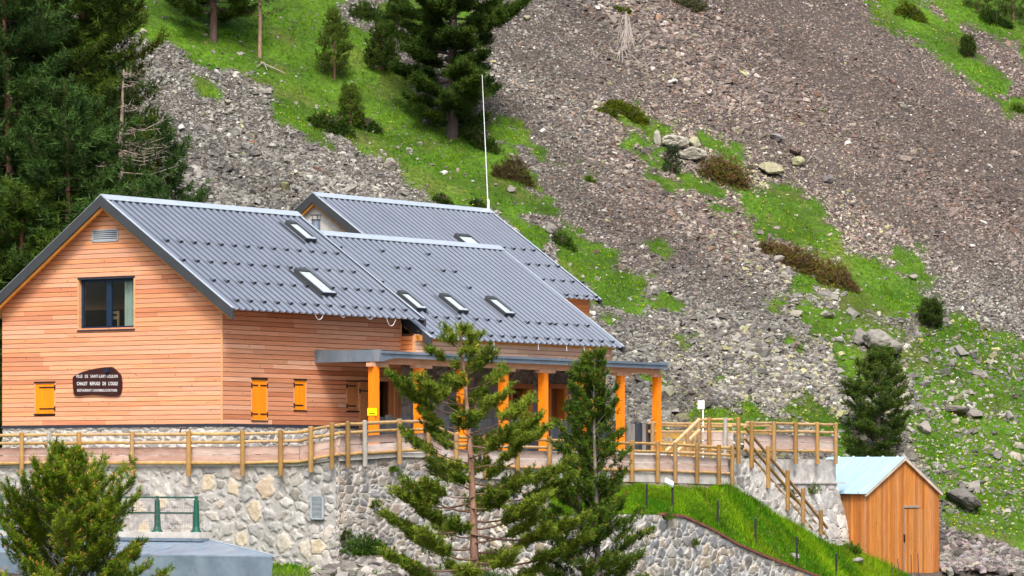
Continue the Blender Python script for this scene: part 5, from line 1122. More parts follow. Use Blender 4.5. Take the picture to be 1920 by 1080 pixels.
# name plaque with its lettering
pq = house_frame("name_plaque", "dark brown shaped wooden sign with three lines of white lettering on the gable wall", "sign")
def zt_p(zx, zy): x, y = 120 + zx / 13.5, 675 + zy / 13.5; t = t_at(x, -0.07); return t, z_at(y, -0.07, t)
poly = [zt_p(*q) for q in ((218, 470), (232, 430), (290, 385), (400, 330), (500, 290), (680, 240), (850, 208), (1020, 185), (1190, 175), (1240, 190), (1320, 260), (1400, 340), (1440, 400), (1462, 560), (1460, 720), (1435, 840), (1395, 895), (1320, 912), (1150, 915), (1000, 900), (850, 880), (700, 875), (520, 890), (380, 908), (290, 900), (250, 860), (228, 700))]
m_ = MB(); m_.prism(poly, lambda a, b: (-0.075, a, b), lambda a, b: (-0.03, a, b)); cen = np.mean(poly, 0)
m_.prism([(cen[0] + (a - cen[0]) * 0.965, cen[1] + (b - cen[1]) * 0.955) for a, b in poly], lambda a, b: (-0.082, a, b), lambda a, b: (-0.0751, a, b)); pb_ = m_.build("board", M['plaque'], pq)
def text(body, x0, x1, yc, h, bold=0.0):
    (ta, za), (tb, zb2) = zt_p(x0, yc), zt_p(x1, yc); hh = h / 13.5 / F * W(0, ta)[1]
    cu = bpy.data.curves.new("lettering", 'FONT'); cu.body = body; cu.size = 1; cu.extrude = 0.02; cu.offset = bold; cu.align_x = 'LEFT'; cu.space_character = 1.12; cu.space_word = 1.3
    ob = bpy.data.objects.new("tmp", cu); col.objects.link(ob); dg = bpy.context.evaluated_depsgraph_get(); me = bpy.data.meshes.new_from_object(ob.evaluated_get(dg)); bpy.data.objects.remove(ob)
    co = np.zeros(len(me.vertices) * 3, np.float32); me.vertices.foreach_get("co", co); co = co.reshape(-1, 3); x_, X_ = co[:, 0].min(), co[:, 0].max(); y_, Y_ = 0.0, 0.70
    u = (co[:, 0] - x_) / (X_ - x_); v_ = (co[:, 1] - y_) / (Y_ - y_); tt = ta + (tb - ta) * u; zz = za + (zb2 - za) * u + (v_ - 0.5) * hh
    new = np.stack([-0.083 - 0.004 * (co[:, 2] > 0) , tt, zz], -1).astype(np.float32); me.vertices.foreach_set("co", new.ravel()); me.materials.clear(); me.materials.append(M['white']); me.update()
    o = bpy.data.objects.new("lettering", me); col.objects.link(o); o.parent = pq
text("VILLE  DE  SAINT-LARY-SOULAN", 310, 1365, 412, 78, 0.0); text("CHALET  REFUGE  DE  L'OULE", 335, 1368, 596, 84, 0.012); text("RESTAURANT-CHAMBRES-DORTOIRS", 345, 1352, 768, 66, 0.0)
m_ = MB(); (la, lz) = zt_p(1135, 265); m_.box(-0.20, -0.083, la - 0.06, la + 0.06, lz - 0.055, lz + 0.055); m_.build("lamp", M['navy'], pq)

# ------------------------------------------------------------------ boulders
def boulder(px, py, wpx, hpx, label, c=(0.24, 0.23, 0.20), seed=0, xyz=None, rot=0.0, group=None, flat=0.8):
    import bmesh
    x, y, z = xyz or on_hill(px, py + hpx * 0.45); k = y / F; bm = bmesh.new(); bmesh.ops.create_icosphere(bm, subdivisions=4, radius=1.0); R = np.random.RandomState(seed + 100)
    pl = [(Vector(R.normal(0, 1, 3)).normalized(), R.uniform(0.42, 0.85)) for _ in range(14)]; o3 = Vector(R.uniform(-50, 50, 3))
    from mathutils import noise
    for v in bm.verts:
        p = v.co.copy()
        for n_, d in pl:
            e = p.dot(n_) - d
            if e > 0: p -= n_ * e * 0.92
        p *= 1 + 0.16 * noise.fractal(p * 1.6 + o3, 1.0, 2.0, 4) + 0.07 * noise.noise(p * 5 + o3); v.co = p
    me = bpy.data.meshes.new("boulder"); mm_ = max(abs(v.co.x) for v in bm.verts); mz = max(abs(v.co.z) for v in bm.verts)
    M3 = Matrix.Rotation(rot, 3, 'Y')
    for v in bm.verts: v.co = M3 @ Vector((v.co.x / mm_ * wpx / 2 * k, v.co.y / mm_ * wpx / 2 * k * flat, v.co.z / mz * hpx / 2 * k * 1.12))
    bm.to_mesh(me); bm.free(); at = me.attributes.new("col", 'FLOAT_COLOR', 'FACE'); a = np.ones((len(me.polygons), 4), np.float32); a[:, :3] = np.array(c) * 0.74; at.data.foreach_set("color", a.ravel()); me.materials.append(M['boulder'])
    o = bpy.data.objects.new("boulder", me); col.objects.link(o); o.location = (x, y, z + hpx * 0.42 * k); return tag(o, label, "boulder", group)
LI = (0.37, 0.36, 0.23)
for b in (
 (1654, 643, 78, 48, "largest grey boulder on the slope, above the small pine by the shed", (0.27, 0.265, 0.23), 1), (1611, 632, 32, 34, "upright grey block leaning against the left of the largest boulder", (0.24, 0.23, 0.21), 2),
 (1800, 929, 86, 42, "dark flat-topped boulder in the meadow right of the shed", (0.17, 0.165, 0.15), 3, None, 0.22), (1735, 802, 30, 26, "pale grey block at the right foot of the small pine", (0.36, 0.34, 0.31), 4),
 (1790, 766, 56, 20, "long flat stone in the meadow with a dark shadow under it", (0.24, 0.22, 0.20), 5), (1825, 775, 40, 18, "low grey stone touching the end of the long flat stone", (0.28, 0.26, 0.24), 6),
 (1893, 780, 16, 20, "small upright grey stone at the right edge of the meadow", (0.33, 0.32, 0.30), 7), (1870, 853, 30, 16, "low cracked stone high in the meadow above the dark boulder", (0.26, 0.25, 0.23), 8),
 (1265, 264, 58, 30, "pale lichened slab, upper block of the outcrop above the tiny conifer", (0.46, 0.45, 0.37), 9), (1231, 259, 17, 32, "narrow upright pale stone at the left end of the outcrop", (0.46, 0.44, 0.38), 10),
 (1300, 290, 66, 26, "broad pale slab, lower block of the outcrop behind the heather", (0.44, 0.43, 0.36), 11), (1304, 268, 30, 24, "yellowish block on the right shoulder of the outcrop", (0.42, 0.42, 0.27), 12),
 (1445, 318, 54, 26, "long pale green slab to the right of the heather bush", LI, 13, None, 0.1), (1456, 257, 34, 17, "grey and dark wedge of rock alone in the upper scree", (0.34, 0.33, 0.32), 14),
 (1491, 284, 26, 15, "dark red-brown block in the upper scree", (0.15, 0.10, 0.085), 15), (1494, 303, 30, 18, "flat greenish-yellow stone just below the red-brown block", (0.44, 0.45, 0.25), 16),
 (1552, 333, 26, 22, "rough dark grey block in the scree right of the long slab", (0.19, 0.18, 0.18), 17), (1692, 198, 22, 11, "lone pale diamond-shaped stone high in the red scree", (0.42, 0.42, 0.33), 18, None, 0.3),
 (1460, 484, 22, 16, "square pale stone at the left end of the long heather patch", (0.38, 0.35, 0.33), 19), (1575, 636, 20, 15, "small flat-faced pale stone left of the upright block", (0.36, 0.36, 0.34), 20),
 (1492, 588, 28, 16, "pale rounded stone at the left of the mossy hollow", (0.36, 0.35, 0.28), 21), (1548, 590, 36, 16, "bright pale stone slab above the mossy hollow", (0.42, 0.41, 0.33), 22),
 (731, 307, 30, 26, "pale boulder at the lower edge of the left grass strip", (0.36, 0.34, 0.29), 23), (961, 355, 20, 16, "spiky grey stone in the grass right of the mast", (0.29, 0.27, 0.25), 24),
 (1030, 428, 24, 22, "grey stones in the grass above the back roof's right slope", (0.28, 0.26, 0.24), 25), (428, 191, 16, 12, "small pale stone in the grass island left of the strip", (0.40, 0.38, 0.30), 26),
 (594, 316, 20, 10, "rusty red flat stone in the left scree", (0.25, 0.12, 0.08), 27), (473, 268, 11, 10, "small rust-orange stone in the left scree", (0.30, 0.11, 0.04), 28),
 (267, 60, 18, 12, "pale stone at the top left edge of the scree beside the forest", (0.38, 0.37, 0.28), 29), (1180, 107, 0, 0, "", (0, 0, 0), 0), (988, 34, 16, 10, "small greenish stone high above the big pine's right side", (0.36, 0.36, 0.22), 31),
 (1710, 520, 20, 10, "small grey stone at the lower right end of the middle grass strip", (0.33, 0.31, 0.28), 32)):
    if b[2]: boulder(b[0], b[1], b[2], b[3], b[4], b[5], b[6], rot=b[8] if len(b) > 8 else 0.0)
xb, yb_, zb3 = P(1312, 993, 128.5)
for (p, q, w, h, lab, sd2) in ((1247, 953, 9, 7, "small white stone in the grass at the foot of the lamp", 40), (1485, 1043, 24, 14, "pale half-buried stone on the bank beside the fourth black post", 41), (1604, 1050, 34, 14, "flat pale stone in the grass in front of the shed", 42)):
    best = np.argmin((bpx - p) ** 2 + (bpy_ - (q + h * .4)) ** 2); boulder(0, 0, w, h, lab, (0.42, 0.41, 0.38), sd2, xyz=(BX.ravel()[best], BY.ravel()[best], BZ.ravel()[best] - 0.05))

# ------------------------------------------------------------------ pines
def frames(D):
    D = D / np.linalg.norm(D, axis=1, keepdims=True); up = np.where(np.abs(D[:, 2:3]) < 0.9, [[0, 0, 1.0]], [[1.0, 0, 0]])
    A = np.cross(up, D); A /= np.linalg.norm(A, axis=1, keepdims=True); return A, np.cross(D, A), D
def tufts(name, Pn, Dn, Sn, Cn, seed, parent, mat, nn=22, width=0.055, back=0.3):
    """needle tufts: positions, directions, sizes, colours"""
    R = np.random.RandomState(seed); n = len(Pn); K_ = 6
    A, B, D = frames(Dn); V = np.zeros((n, nn, 3, 3))
    for k in range(K_):
        sel = np.arange(n) % K_ == k; 
        if not sel.any(): continue
        d = R.normal(0, 1, (nn, 3)); d /= np.linalg.norm(d, axis=1, keepdims=True); d[:, 2] = np.abs(d[:, 2]) * 0.9 + back * R.uniform(0, 1, nn); d /= np.linalg.norm(d, axis=1, keepdims=True)
        o = np.zeros((nn, 3)); o[:, 2] = R.uniform(-0.55, 0.45, nn); L = R.uniform(0.55, 0.85, nn)
        sd = np.cross(d, R.normal(0, 1, (nn, 3))); sd /= np.linalg.norm(sd, axis=1, keepdims=True)
        t = np.stack([o - sd * width, o + sd * width, o + d * L[:, None]], 1)      # nn,3,3 local
        V[sel] = (t[None, ..., 0:1] * A[sel][:, None, None] + t[None, ..., 1:2] * B[sel][:, None, None] + t[None, ..., 2:3] * D[sel][:, None, None]) * Sn[sel][:, None, None, None] + Pn[sel][:, None, None]
    c = np.repeat(Cn, nn, 0) * R.uniform(0.7, 1.35, (n * nn, 1))
    return np_mesh(name, V.reshape(-1, 3), np.arange(n * nn * 3).reshape(-1, 3), np.clip(c, 0.002, 1), mat, 'FACE', parent=parent)
def pine(name, label, base, H, prof, seed, nb=60, h0=0.12, tr=0.13, tsize=0.15, cols=((0.03, 0.075, 0.012), (0.06, 0.12, 0.02)), up0=0.1, up1=0.5, bark=((0.16, 0.10, 0.075), (0.26, 0.13, 0.08)), droop=0.12,
         twigs=7, dens=1.0, buds=0.0, budc=(0.35, 0.20, 0.05), nn=22, group=None, lean=(0, 0), inner=0.35, cat="tree", stems=None, bare=0, width=0.055, pad=0.35, budsz=0.5, gapfrac=0.0, extra=()):
    R = np.random.RandomState(seed); e = empty(name, label, cat, base, 0, group)
    tk_ = MB(); Pp, Dd, Sz, Cc = [], [], [], []
    stems = stems or [(0, 0, 1.0)]
    for (ox, oy, hf) in stems:
        Hs = H * hf; ph = R.uniform(0, 6, 2)
        def axis(u): return np.array([ox * min(1, u * 3) + lean[0] * u + 0.05 * H * 0.3 * math.sin(u * 4 + ph[0]) * u, oy * min(1, u * 3) + lean[1] * u + 0.05 * H * 0.3 * math.sin(u * 5 + ph[1]) * u, u * Hs])
        pts = [axis(u) for u in np.linspace(-0.03, 1, 22)]; rad = [tr * (1 - 0.93 * max(0, u)) ** 0.85 for u in np.linspace(-0.03, 1, 22)]
        for i in range(21):
            u = i / 21; c = np.array(bark[0]) * (1 - u) + np.array(bark[1]) * min(1, u * 1.3); tk_.tube(pts[i:i + 2], rad[i:i + 2], 9, tuple(c), cap=False)
        ga = R.uniform(0, 6)
        for i in range(nb + len(extra)):
            u = h0 + (0.985 - h0) * max(0.0, (i + R.uniform(-.4, .4)) / nb) ** 0.92; u = min(max(u, h0 * 0.8), 0.985)
            L = prof((u - h0) / (1 - h0)) * R.uniform(0.62, 1.12); ga += 2.39996 + R.normal(0, 0.35)
            if L < 0.08: continue
            if R.rand() < gapfrac: L *= 0.45
            if i >= nb: u, ga, L, el_ = extra[i - nb]
            o = axis(u); hd = np.array([math.cos(ga), math.sin(ga)]); el = up0 + (up1 - up0) * u + R.normal(0, 0.10)
            if i >= nb: el = el_
            bsh = R.uniform(0, 1)
            bp_ = []
            for k in range(6):
                f = k / 5; r = L * f; z = r * math.tan(el) * (1 - 0.25 * f) - droop * L * math.sin(math.pi * f * 0.9) + 0.16 * L * f * f
                w = 0.05 * L * math.sin(f * 5 + i); bp_.append(o + np.array([hd[0] * r - hd[1] * w, hd[1] * r + hd[0] * w, z]))
            br = tr * 0.30 * (1 - u * 0.75) * (0.5 + L * 0.25); bc_ = tuple(np.array(bark[0]) * 0.9)
            tk_.tube(bp_, [max(0.006, br * (1 - 0.85 * k / 5)) for k in range(6)], 5, bc_, cap=False)
            if u < bare: continue
            bp_ = np.array(bp_); nt_ = max(3, int(twigs * (0.5 + L) * dens))
            for j in range(nt_):
                f = inner + (1 - inner) * (j + R.uniform(0, 1)) / nt_; kf = f * 5; k0 = min(4, int(kf)); p = bp_[k0] + (bp_[k0 + 1] - bp_[k0]) * (kf - k0); d = bp_[min(5, k0 + 1)] - bp_[k0]; d /= np.linalg.norm(d) + 1e-9
                sgn = 1 if j % 2 else -1; tl = (0.16 + pad * L * (1.12 - f) + 0.05) * R.uniform(0.6, 1.2); an = R.uniform(0.45, 1.1) * sgn
                td = np.array([d[0] * math.cos(an) - d[1] * math.sin(an), d[0] * math.sin(an) + d[1] * math.cos(an), d[2] * 0.5 + R.uniform(0.0, 0.4)]); td /= np.linalg.norm(td)
                if j == nt_ - 1: td = d + np.array([0, 0, 0.25]); p = bp_[5] - d * 0.05; td /= np.linalg.norm(td)
                tip = p + td * tl
                if tl > 0.15: tk_.tube([p, tip], [0.008, 0.004], 3, bc_, cap=False)
                m = max(1, int(round(tl / (tsize * 0.62))))
                shade = R.uniform(0, 1)
                for q in range(m):
                    pp_ = p + td * tl * (q + 1) / m + R.normal(0, tsize * 0.22, 3); Pp.append(pp_); dd = td * 0.7 + np.array([0, 0, 0.55]) + R.normal(0, 0.3, 3); Dd.append(dd); Sz.append(tsize * R.uniform(0.7, 1.15))
                    t_ = np.clip(bsh * 0.45 + shade * 0.4 + R.uniform(-0.1, 0.35), 0, 1) ** 1.3; Cc.append(np.array(cols[0]) * (1 - t_) + np.array(cols[1]) * t_)
        p = axis(1.0)
        for q in range(4): Pp.append(p + np.array([0, 0, -q * tsize * .5])); Dd.append(np.array([R.normal(0, .2), R.normal(0, .2), 1])); Sz.append(tsize * 0.8); Cc.append(np.array(cols[1]))
    tk_.build("trunk", M['bark'], e, smooth=True)
    Pp, Dd, Sz, Cc = map(np.array, (Pp, Dd, Sz, Cc))
    tufts("crown", Pp, Dd, Sz, Cc, seed + 1, e, M['needle'], nn, width)
    if buds:
        k = R.rand(len(Pp)) < buds; k &= True
        if k.any(): tufts("young_shoots", Pp[k] + Dd[k] / np.linalg.norm(Dd[k], axis=1, keepdims=True) * Sz[k][:, None] * 0.75, Dd[k], Sz[k] * budsz, np.array(budc)[None] * R.uniform(0.6, 1.3, (k.sum(), 1)), seed + 2, e, M['needle'], 8, 0.12, back=1.2)
    return e, len(Pp)
def interp(xs_, ys_): return lambda u: float(np.interp(u, xs_, ys_))

def base_at(px, Y, zbase): return ((px - CX) / F * Y, Y, zbase)
# tall open pine in front of the porch
Yt = 107.5; zt0 = -4.6; Ht = (HY - 612) / F * Yt - zt0; PI = math.pi
OPENG = ((0.05, 0.105, 0.008), (0.24, 0.31, 0.03))
pine("pine_tree", "tall open pine with reddish trunk in front of the porch, left of the dense one", base_at(893, Yt, zt0), Ht, interp([0, .1, .3, .45, .6, .68, .76, .86, .94, 1], [2.0, 2.2, 2.2, 2.0, 1.7, 1.35, 1.2, 0.85, 0.48, 0.15]), 21, nb=60, h0=0.15, tr=0.155, tsize=0.19, cols=OPENG,
     up0=-0.05, up1=0.6, bark=((0.20, 0.12, 0.09), (0.30, 0.17, 0.11)), droop=0.10, twigs=9, dens=1.4, inner=0.5, lean=(-0.33, 0), nn=34, pad=0.36, gapfrac=0.32, buds=0.12, budc=(0.36, 0.30, 0.06), budsz=0.45,
     extra=((0.75, PI * 1.02, 2.1, 0.32), (0.72, PI * 0.9, 1.8, 0.30), (0.66, 0.1, 1.9, 0.15), (0.62, -0.3, 2.2, 0.1), (0.50, -0.1, 2.7, 0.12), (0.46, 0.25, 2.8, 0.05), (0.44, PI * 1.1, 2.2, 0.0), (0.36, PI, 2.4, -0.02), (0.34, -0.2, 3.0, 0.02), (0.25, 0.0, 3.0, 0.12), (0.24, PI * 1.05, 2.4, 0.0)))
# dense double-topped pine
Yt = 110.5; zt0 = -4.8; Ht = (HY - 664) / F * Yt - zt0
pine("pine_tree", "dense dark double-topped pine right of the open one, in front of the log fence", base_at(1120, Yt, zt0), Ht, interp([0, .2, .4, .5, .62, .75, .86, .93, 1], [1.5, 1.4, 1.0, 0.82, 0.68, 0.58, 0.46, 0.3, 0.08]), 31, nb=76, h0=0.10, tr=0.11, tsize=0.185, cols=((0.026, 0.068, 0.005), (0.105, 0.175, 0.014)),
     up0=0.4, up1=1.0, bark=((0.19, 0.17, 0.155), (0.22, 0.19, 0.165)), droop=0.0, twigs=8, dens=1.15, inner=0.4, nn=30, pad=0.26, stems=[(0, 0, 1.0), (-0.45, 0.1, 0.985)], buds=0.12, budc=(0.40, 0.24, 0.04), budsz=0.55, gapfrac=0.2)
# bushy young pine, bottom left
Yt = 82.0; zt0 = -6.8; Ht = (HY - 850) / F * Yt - zt0
pine("pine_tree", "bushy young pine with pale shoots covering the bottom left corner", base_at(132, Yt, zt0), Ht, interp([0, .3, .45, .6, .72, .84, .93, 1], [2.0, 1.9, 1.6, 1.2, .8, .45, .25, .06]), 41, nb=112, h0=0.28, tr=0.09, tsize=0.145, cols=((0.045, 0.105, 0.004), (0.19, 0.27, 0.014)),
     up0=0.5, up1=1.05, bark=((0.2, 0.17, 0.15), (0.24, 0.18, 0.14)), droop=0.0, twigs=9, dens=1.3, inner=0.35, nn=34, pad=0.24, buds=0.30, budc=(0.50, 0.30, 0.07), budsz=0.5)
# small pine by the shed
x, y, z = on_hill(1648, 856); k = y / F
pine("pine_tree", "compact dark green pine on the meadow above the shed", (x, y, z), 198 * k, interp([0, .1, .25, .5, .75, .9, 1], [1.15 * k / .0203, 1.45 * k / .0203, 1.4 * k / .0203, 1.05 * k / .0203, .66 * k / .0203, .36, .1]), 51, nb=68, h0=0.08, tr=0.11, tsize=0.24, cols=((0.030, 0.070, 0.010), (0.095, 0.155, 0.020)), up0=0.15, up1=0.8, droop=0.02, twigs=7, dens=1.3, inner=0.4, nn=24, pad=0.3, bark=((0.13, 0.11, 0.10), (0.15, 0.12, 0.1)), buds=0.1, budc=(0.22, 0.17, 0.05))
# big layered pine on the slope
x, y, z = on_hill(848, 256)
pine("pine_tree", "big dark layered pine on the slope above the back roof", (x, y, z), 9.6, interp([0, .08, .25, .45, .62, .72, .85, 1], [2.0, 2.8, 2.8, 3.3, 3.4, 2.8, 2.1, 0.6]), 61, nb=72, h0=0.06, tr=0.30, tsize=0.32, cols=((0.014, 0.038, 0.005), (0.070, 0.125, 0.014)), up0=-0.02, up1=0.35, droop=0.06, twigs=9, dens=2.2, inner=0.25, nn=26, pad=0.27, bark=((0.07, 0.055, 0.05), (0.10, 0.07, 0.06)), gapfrac=0.15)
# the dark forest edge on the left
DARK = ((0.010, 0.030, 0.003), (0.085, 0.145, 0.014)); BLU = ((0.012, 0.036, 0.008), (0.075, 0.150, 0.030))
LP_ = [0.2, 0.5, 0.9, 1.0]
for (px, Y, zb_, H, w, sd_, cl, lab) in (
    (18, 139, 0.8, 21.0, 3.6, 71, BLU, "tall dark pine at the left edge of the picture behind the gable"), (78, 143, 1.0, 22, 3.4, 72, DARK, "tall dark pine with a reddish trunk behind the left roof slope"),
    (150, 146, 1.5, 22.5, 3.2, 73, DARK, "tall dark pine directly above the gable ridge"), (196, 150, 3.0, 17.6, 2.6, 74, ((0.025, 0.050, 0.004), (0.105, 0.135, 0.014)), "olive-tinted pine forming the upper right outline of the forest"),
    (248, 140, 1.0, 9.6, 2.6, 75, BLU, "shorter bluish pine with bare branches just above the ridge of the front roof"), (-60, 144, 1, 20, 3.6, 76, DARK, "dark pine just outside the left edge with branches reaching in"),
    (120, 137, 0.6, 13.2, 3.2, 77, BLU, "bluish middle-height pine in front of the tall forest"), (298, 150, 3.0, 10.6, 2.1, 78, BLU, "bluish pine at the right foot of the forest, above the front roof"), (345, 146, 3.0, 6.2, 1.2, 80, BLU, "lowest small pine at the forest's right foot, beside the scree"), (40, 136, 0.5, 9.5, 2.8, 79, DARK, "low dark pine close behind the left slope of the gable roof")):
    pine("pine_tree", lab, base_at(px, Y, zb_), H, interp([0, .15, .4, .7, .9, 1], [w * .85, w, w * .95, w * .85, w * .5, .15]), sd_, nb=int(30 + H * 5.5), h0=0.04, tr=0.20, tsize=0.36, cols=cl, up0=-0.05, up1=0.5, droop=0.10, twigs=6, dens=1.5, inner=0.15, nn=20, pad=0.27, bark=((0.10, 0.06, 0.045), (0.16, 0.075, 0.045)), gapfrac=0.1, group="pines of the forest edge")
# thin, nearly bare trunk in front of the forest
m_ = MB(); Yd = 141; a = Vector(P(226, 400, Yd)); b = Vector(P(232, 130, Yd)); R = np.random.RandomState(3)
dt = empty("dead_tree", "thin half-dead pine with bare grey trunk and twigs at the forest's right edge", "tree", a)
m_.tube([(0, 0, -5), (0, 0, 0), (b - a) * .5 + Vector((-.05, 0, 0)), b - a], [0.16, 0.11, 0.08, 0.03], 8, (0.26, 0.2, 0.17))
tp_, td_, ts_, tc_ = [], [], [], []
for i in range(46):
    u = R.uniform(-0.1, 0.98); an = R.uniform(-1.2, 1.2) if R.rand() < .7 else R.uniform(0, 6.28); L = R.uniform(0.7, 2.6) * (1.0 - 0.55 * max(u, 0)); p = (b - a) * u; d = Vector((math.cos(an), math.sin(an), R.uniform(-0.15, 0.35)))
    e1 = p + d * L * .5 + Vector((0, 0, -0.1 * L)); e2 = p + d * L; m_.tube([p, e1, e2], [0.024, 0.016, 0.006], 4, (0.30, 0.25, 0.21), cap=False)
    for j in range(6):
        f = R.uniform(0.3, 1); q = p + (e2 - p) * f; r2 = Vector(R.normal(0, 1, 3)).normalized() * R.uniform(.2, .5); m_.tube([q, q + r2], [0.008, 0.004], 3, (0.3, 0.25, 0.21), cap=False)
        if R.rand() < 0.75: tp_.append(q + r2); td_.append(np.array(r2) + [0, 0, .3]); ts_.append(R.uniform(.16, .26)); tc_.append(np.array((0.028, 0.055, 0.018)) * R.uniform(.5, 1.4))
m_.build("trunk", M['bark'], dt); tufts("crown", np.array(tp_), np.array(td_), np.array(ts_), np.array(tc_), 5, dt, M['needle'], 18)
# trees and saplings on the upper grass strip
def hillpine(px, py, hpx, wpx, lab, seed, cols=DARK, nb=40, h0=0.1, trp=0.06, group=None, name="pine_tree", **kw):
    x, y, z = on_hill(px, py); k = y / F; w = wpx / 2 * k
    return pine(name, lab, (x, y, z - 0.05), hpx * k, interp([0, .15, .5, .8, 1], [w * .8, w, w * .8, w * .45, .06]), seed, nb=nb, h0=h0, tr=trp, cols=cols, group=group, **kw)
hillpine(400, 76, 330, 230, "dark pine with a bare reddish trunk at the top of the grass strip", 81, nb=60, h0=0.17, trp=0.19, tsize=0.34, up0=-0.1, up1=0.3, nn=22, twigs=8, dens=1.5, bark=((0.10, 0.07, 0.06), (0.22, 0.10, 0.06)), group="trees at the top of the strip")
hillpine(487, 108, 300, 110, "slender pine with a thin bare lower trunk, right of the dark one at the top", 82, nb=44, h0=0.22, trp=0.10, tsize=0.2, nn=14, twigs=3, bark=((0.26, 0.17, 0.12), (0.2, 0.14, 0.11)), cols=((0.02, 0.05, 0.01), (0.05, 0.09, 0.02)), gapfrac=.3, group="trees at the top of the strip")
YG = ((0.04, 0.085, 0.008), (0.11, 0.17, 0.018))
hillpine(627, 150, 128, 62, "pale green young pine standing alone in the upper grass", 83, YG, nb=70, h0=0.10, tsize=0.2, nn=20, twigs=6, up0=.3, up1=.9, droop=0)
hillpine(657, 238, 72, 46, "young pine rising from low dark shrubs, above the back roof's left end", 84, YG, nb=64, h0=0.04, tsize=0.2, nn=20, twigs=6, up0=.4, up1=1, droop=0)
hillpine(717, 132, 84, 64, "small dark pine touching the left branches of the big layered pine", 85, DARK, nb=66, h0=0.03, tsize=0.24, nn=20, twigs=6, up0=.2, up1=.8)
hillpine(748, 50, 60, 50, "small dark pine at the top, left of the big pine's crown", 86, DARK, nb=50, h0=0.03, tsize=0.24, nn=20, twigs=6, up0=.3, up1=.8)
hillpine(1260, 326, 54, 32, "tiny dark conical conifer in front of the pale outcrop", 87, ((0.012, 0.035, 0.012), (0.03, 0.07, 0.025)), nb=60, h0=0.02, trp=0.04, tsize=0.12, nn=16, twigs=4, up0=.1, up1=.6)
hillpine(1745, 614, 44, 44, "small round pine at the lower end of the middle grass strip", 88, ((0.02, 0.05, 0.008), (0.07, 0.11, 0.02)), nb=60, h0=0.02, tsize=0.2, nn=20, twigs=7, up0=.4, up1=.9)
hillpine(1815, 106, 32, 26, "little round pine in the upper right grass strip", 89, ((0.03, 0.06, 0.01), (0.07, 0.11, 0.02)), nb=46, h0=0.02, tsize=0.2, nn=20, twigs=7, up0=.5, up1=1)
hillpine(1900, 40, 90, 80, "dark tree in the top right corner of the slope", 90, DARK, nb=40, h0=0.05, tsize=0.22, nn=16, twigs=4); hillpine(1835, 22, 70, 60, "dark tree at the top edge, left of the corner tree", 91, DARK, nb=34, h0=0.05, tsize=0.22, nn=16, twigs=4); hillpine(1950, 60, 100, 80, "dark tree cut by the right edge near the top", 92, DARK, nb=34, h0=0.05, tsize=0.22, nn=16, twigs=4)

# ------------------------------------------------------------------ bushes
def bush(name, label, px, py, wpx, hpx, cols, seed, n=None, ts=0.13, stems=True, xyz=None, slope_follow=True, nn=14, group=None, cat="bush", rot=0.0):
    x, y, z = xyz or on_hill(px, py + hpx * 0.45); k = y / F; R = np.random.RandomState(seed); w, h = wpx / 2 * k, hpx * k
    e = empty(name, label, cat, (x, y, z), 0, group); n = n or int(260 * w * (h + w) / 0.5) + 60
    nl_ = max(4, int(w * 9)); lx = np.linspace(-0.8, 0.8, nl_) * w + R.normal(0, .1 * w, nl_); lr = R.uniform(0.30, 0.62, nl_) * max(min(h, w), h * 0.8) * np.where(np.abs(lx) > .55 * w, .6, 1)
    li = R.choice(nl_, n, p=lr ** 2 / (lr ** 2).sum()); A_ = R.uniform(0, 2 * np.pi, n); E_ = np.arcsin(R.uniform(-0.1, 1, n)); rr = lr[li] * R.uniform(0.55, 1.15, n)
    X = lx[li] + np.cos(A_) * np.cos(E_) * rr * 1.5; Y = np.sin(A_) * np.cos(E_) * rr * 0.8 + R.normal(0, .08 * w, nl_)[li]; Zz = np.sin(E_) * rr * 1.8 + 0.04
    Xr = X; gz = (height(x + Xr, y + Y) - z) if slope_follow else 0
    Pp = np.stack([Xr, Y, Zz + gz], -1); D = np.stack([np.cos(A_) * np.cos(E_), np.sin(A_) * np.cos(E_) - .2, 0.35 + np.sin(E_)], -1) + R.normal(0, .4, (n, 3))
    t = np.clip(R.uniform(0, 1, n) + 0.8 * (vnoise(X - seed, Zz, w * 0.4, seed + 4) - .5), 0, 1)[:, None]; c = np.array(cols[0]) * (1 - t) + np.array(cols[1]) * t
    if len(cols) > 2: q = R.rand(n) < 0.22; c[q] = cols[2]
    tufts("leaves", Pp, D, ts * R.uniform(.7, 1.2, n), c, seed, e, M['leaf'], nn, 0.09)
    m_ = MB()
    for i in range(10):
        a = R.uniform(0, 6.28); rr = R.uniform(.3, .8) * w; m_.tube([(0, 0, -0.05), (math.cos(a) * rr * .5, math.sin(a) * rr * .4, h * .4), (math.cos(a) * rr, math.sin(a) * rr * .7, h * .7)], [0.02, 0.014, 0.006], 4, (0.14, 0.11, 0.09), cap=False)
    m_.build("stems", M['bark'], e)
HE = ((0.10, 0.085, 0.045), (0.19, 0.17, 0.03), (0.22, 0.11, 0.06)); JU = ((0.05, 0.09, 0.008), (0.16, 0.19, 0.015)); DG = ((0.02, 0.05, 0.008), (0.07, 0.12, 0.018)); LG = ((0.05, 0.12, 0.01), (0.13, 0.22, 0.02))
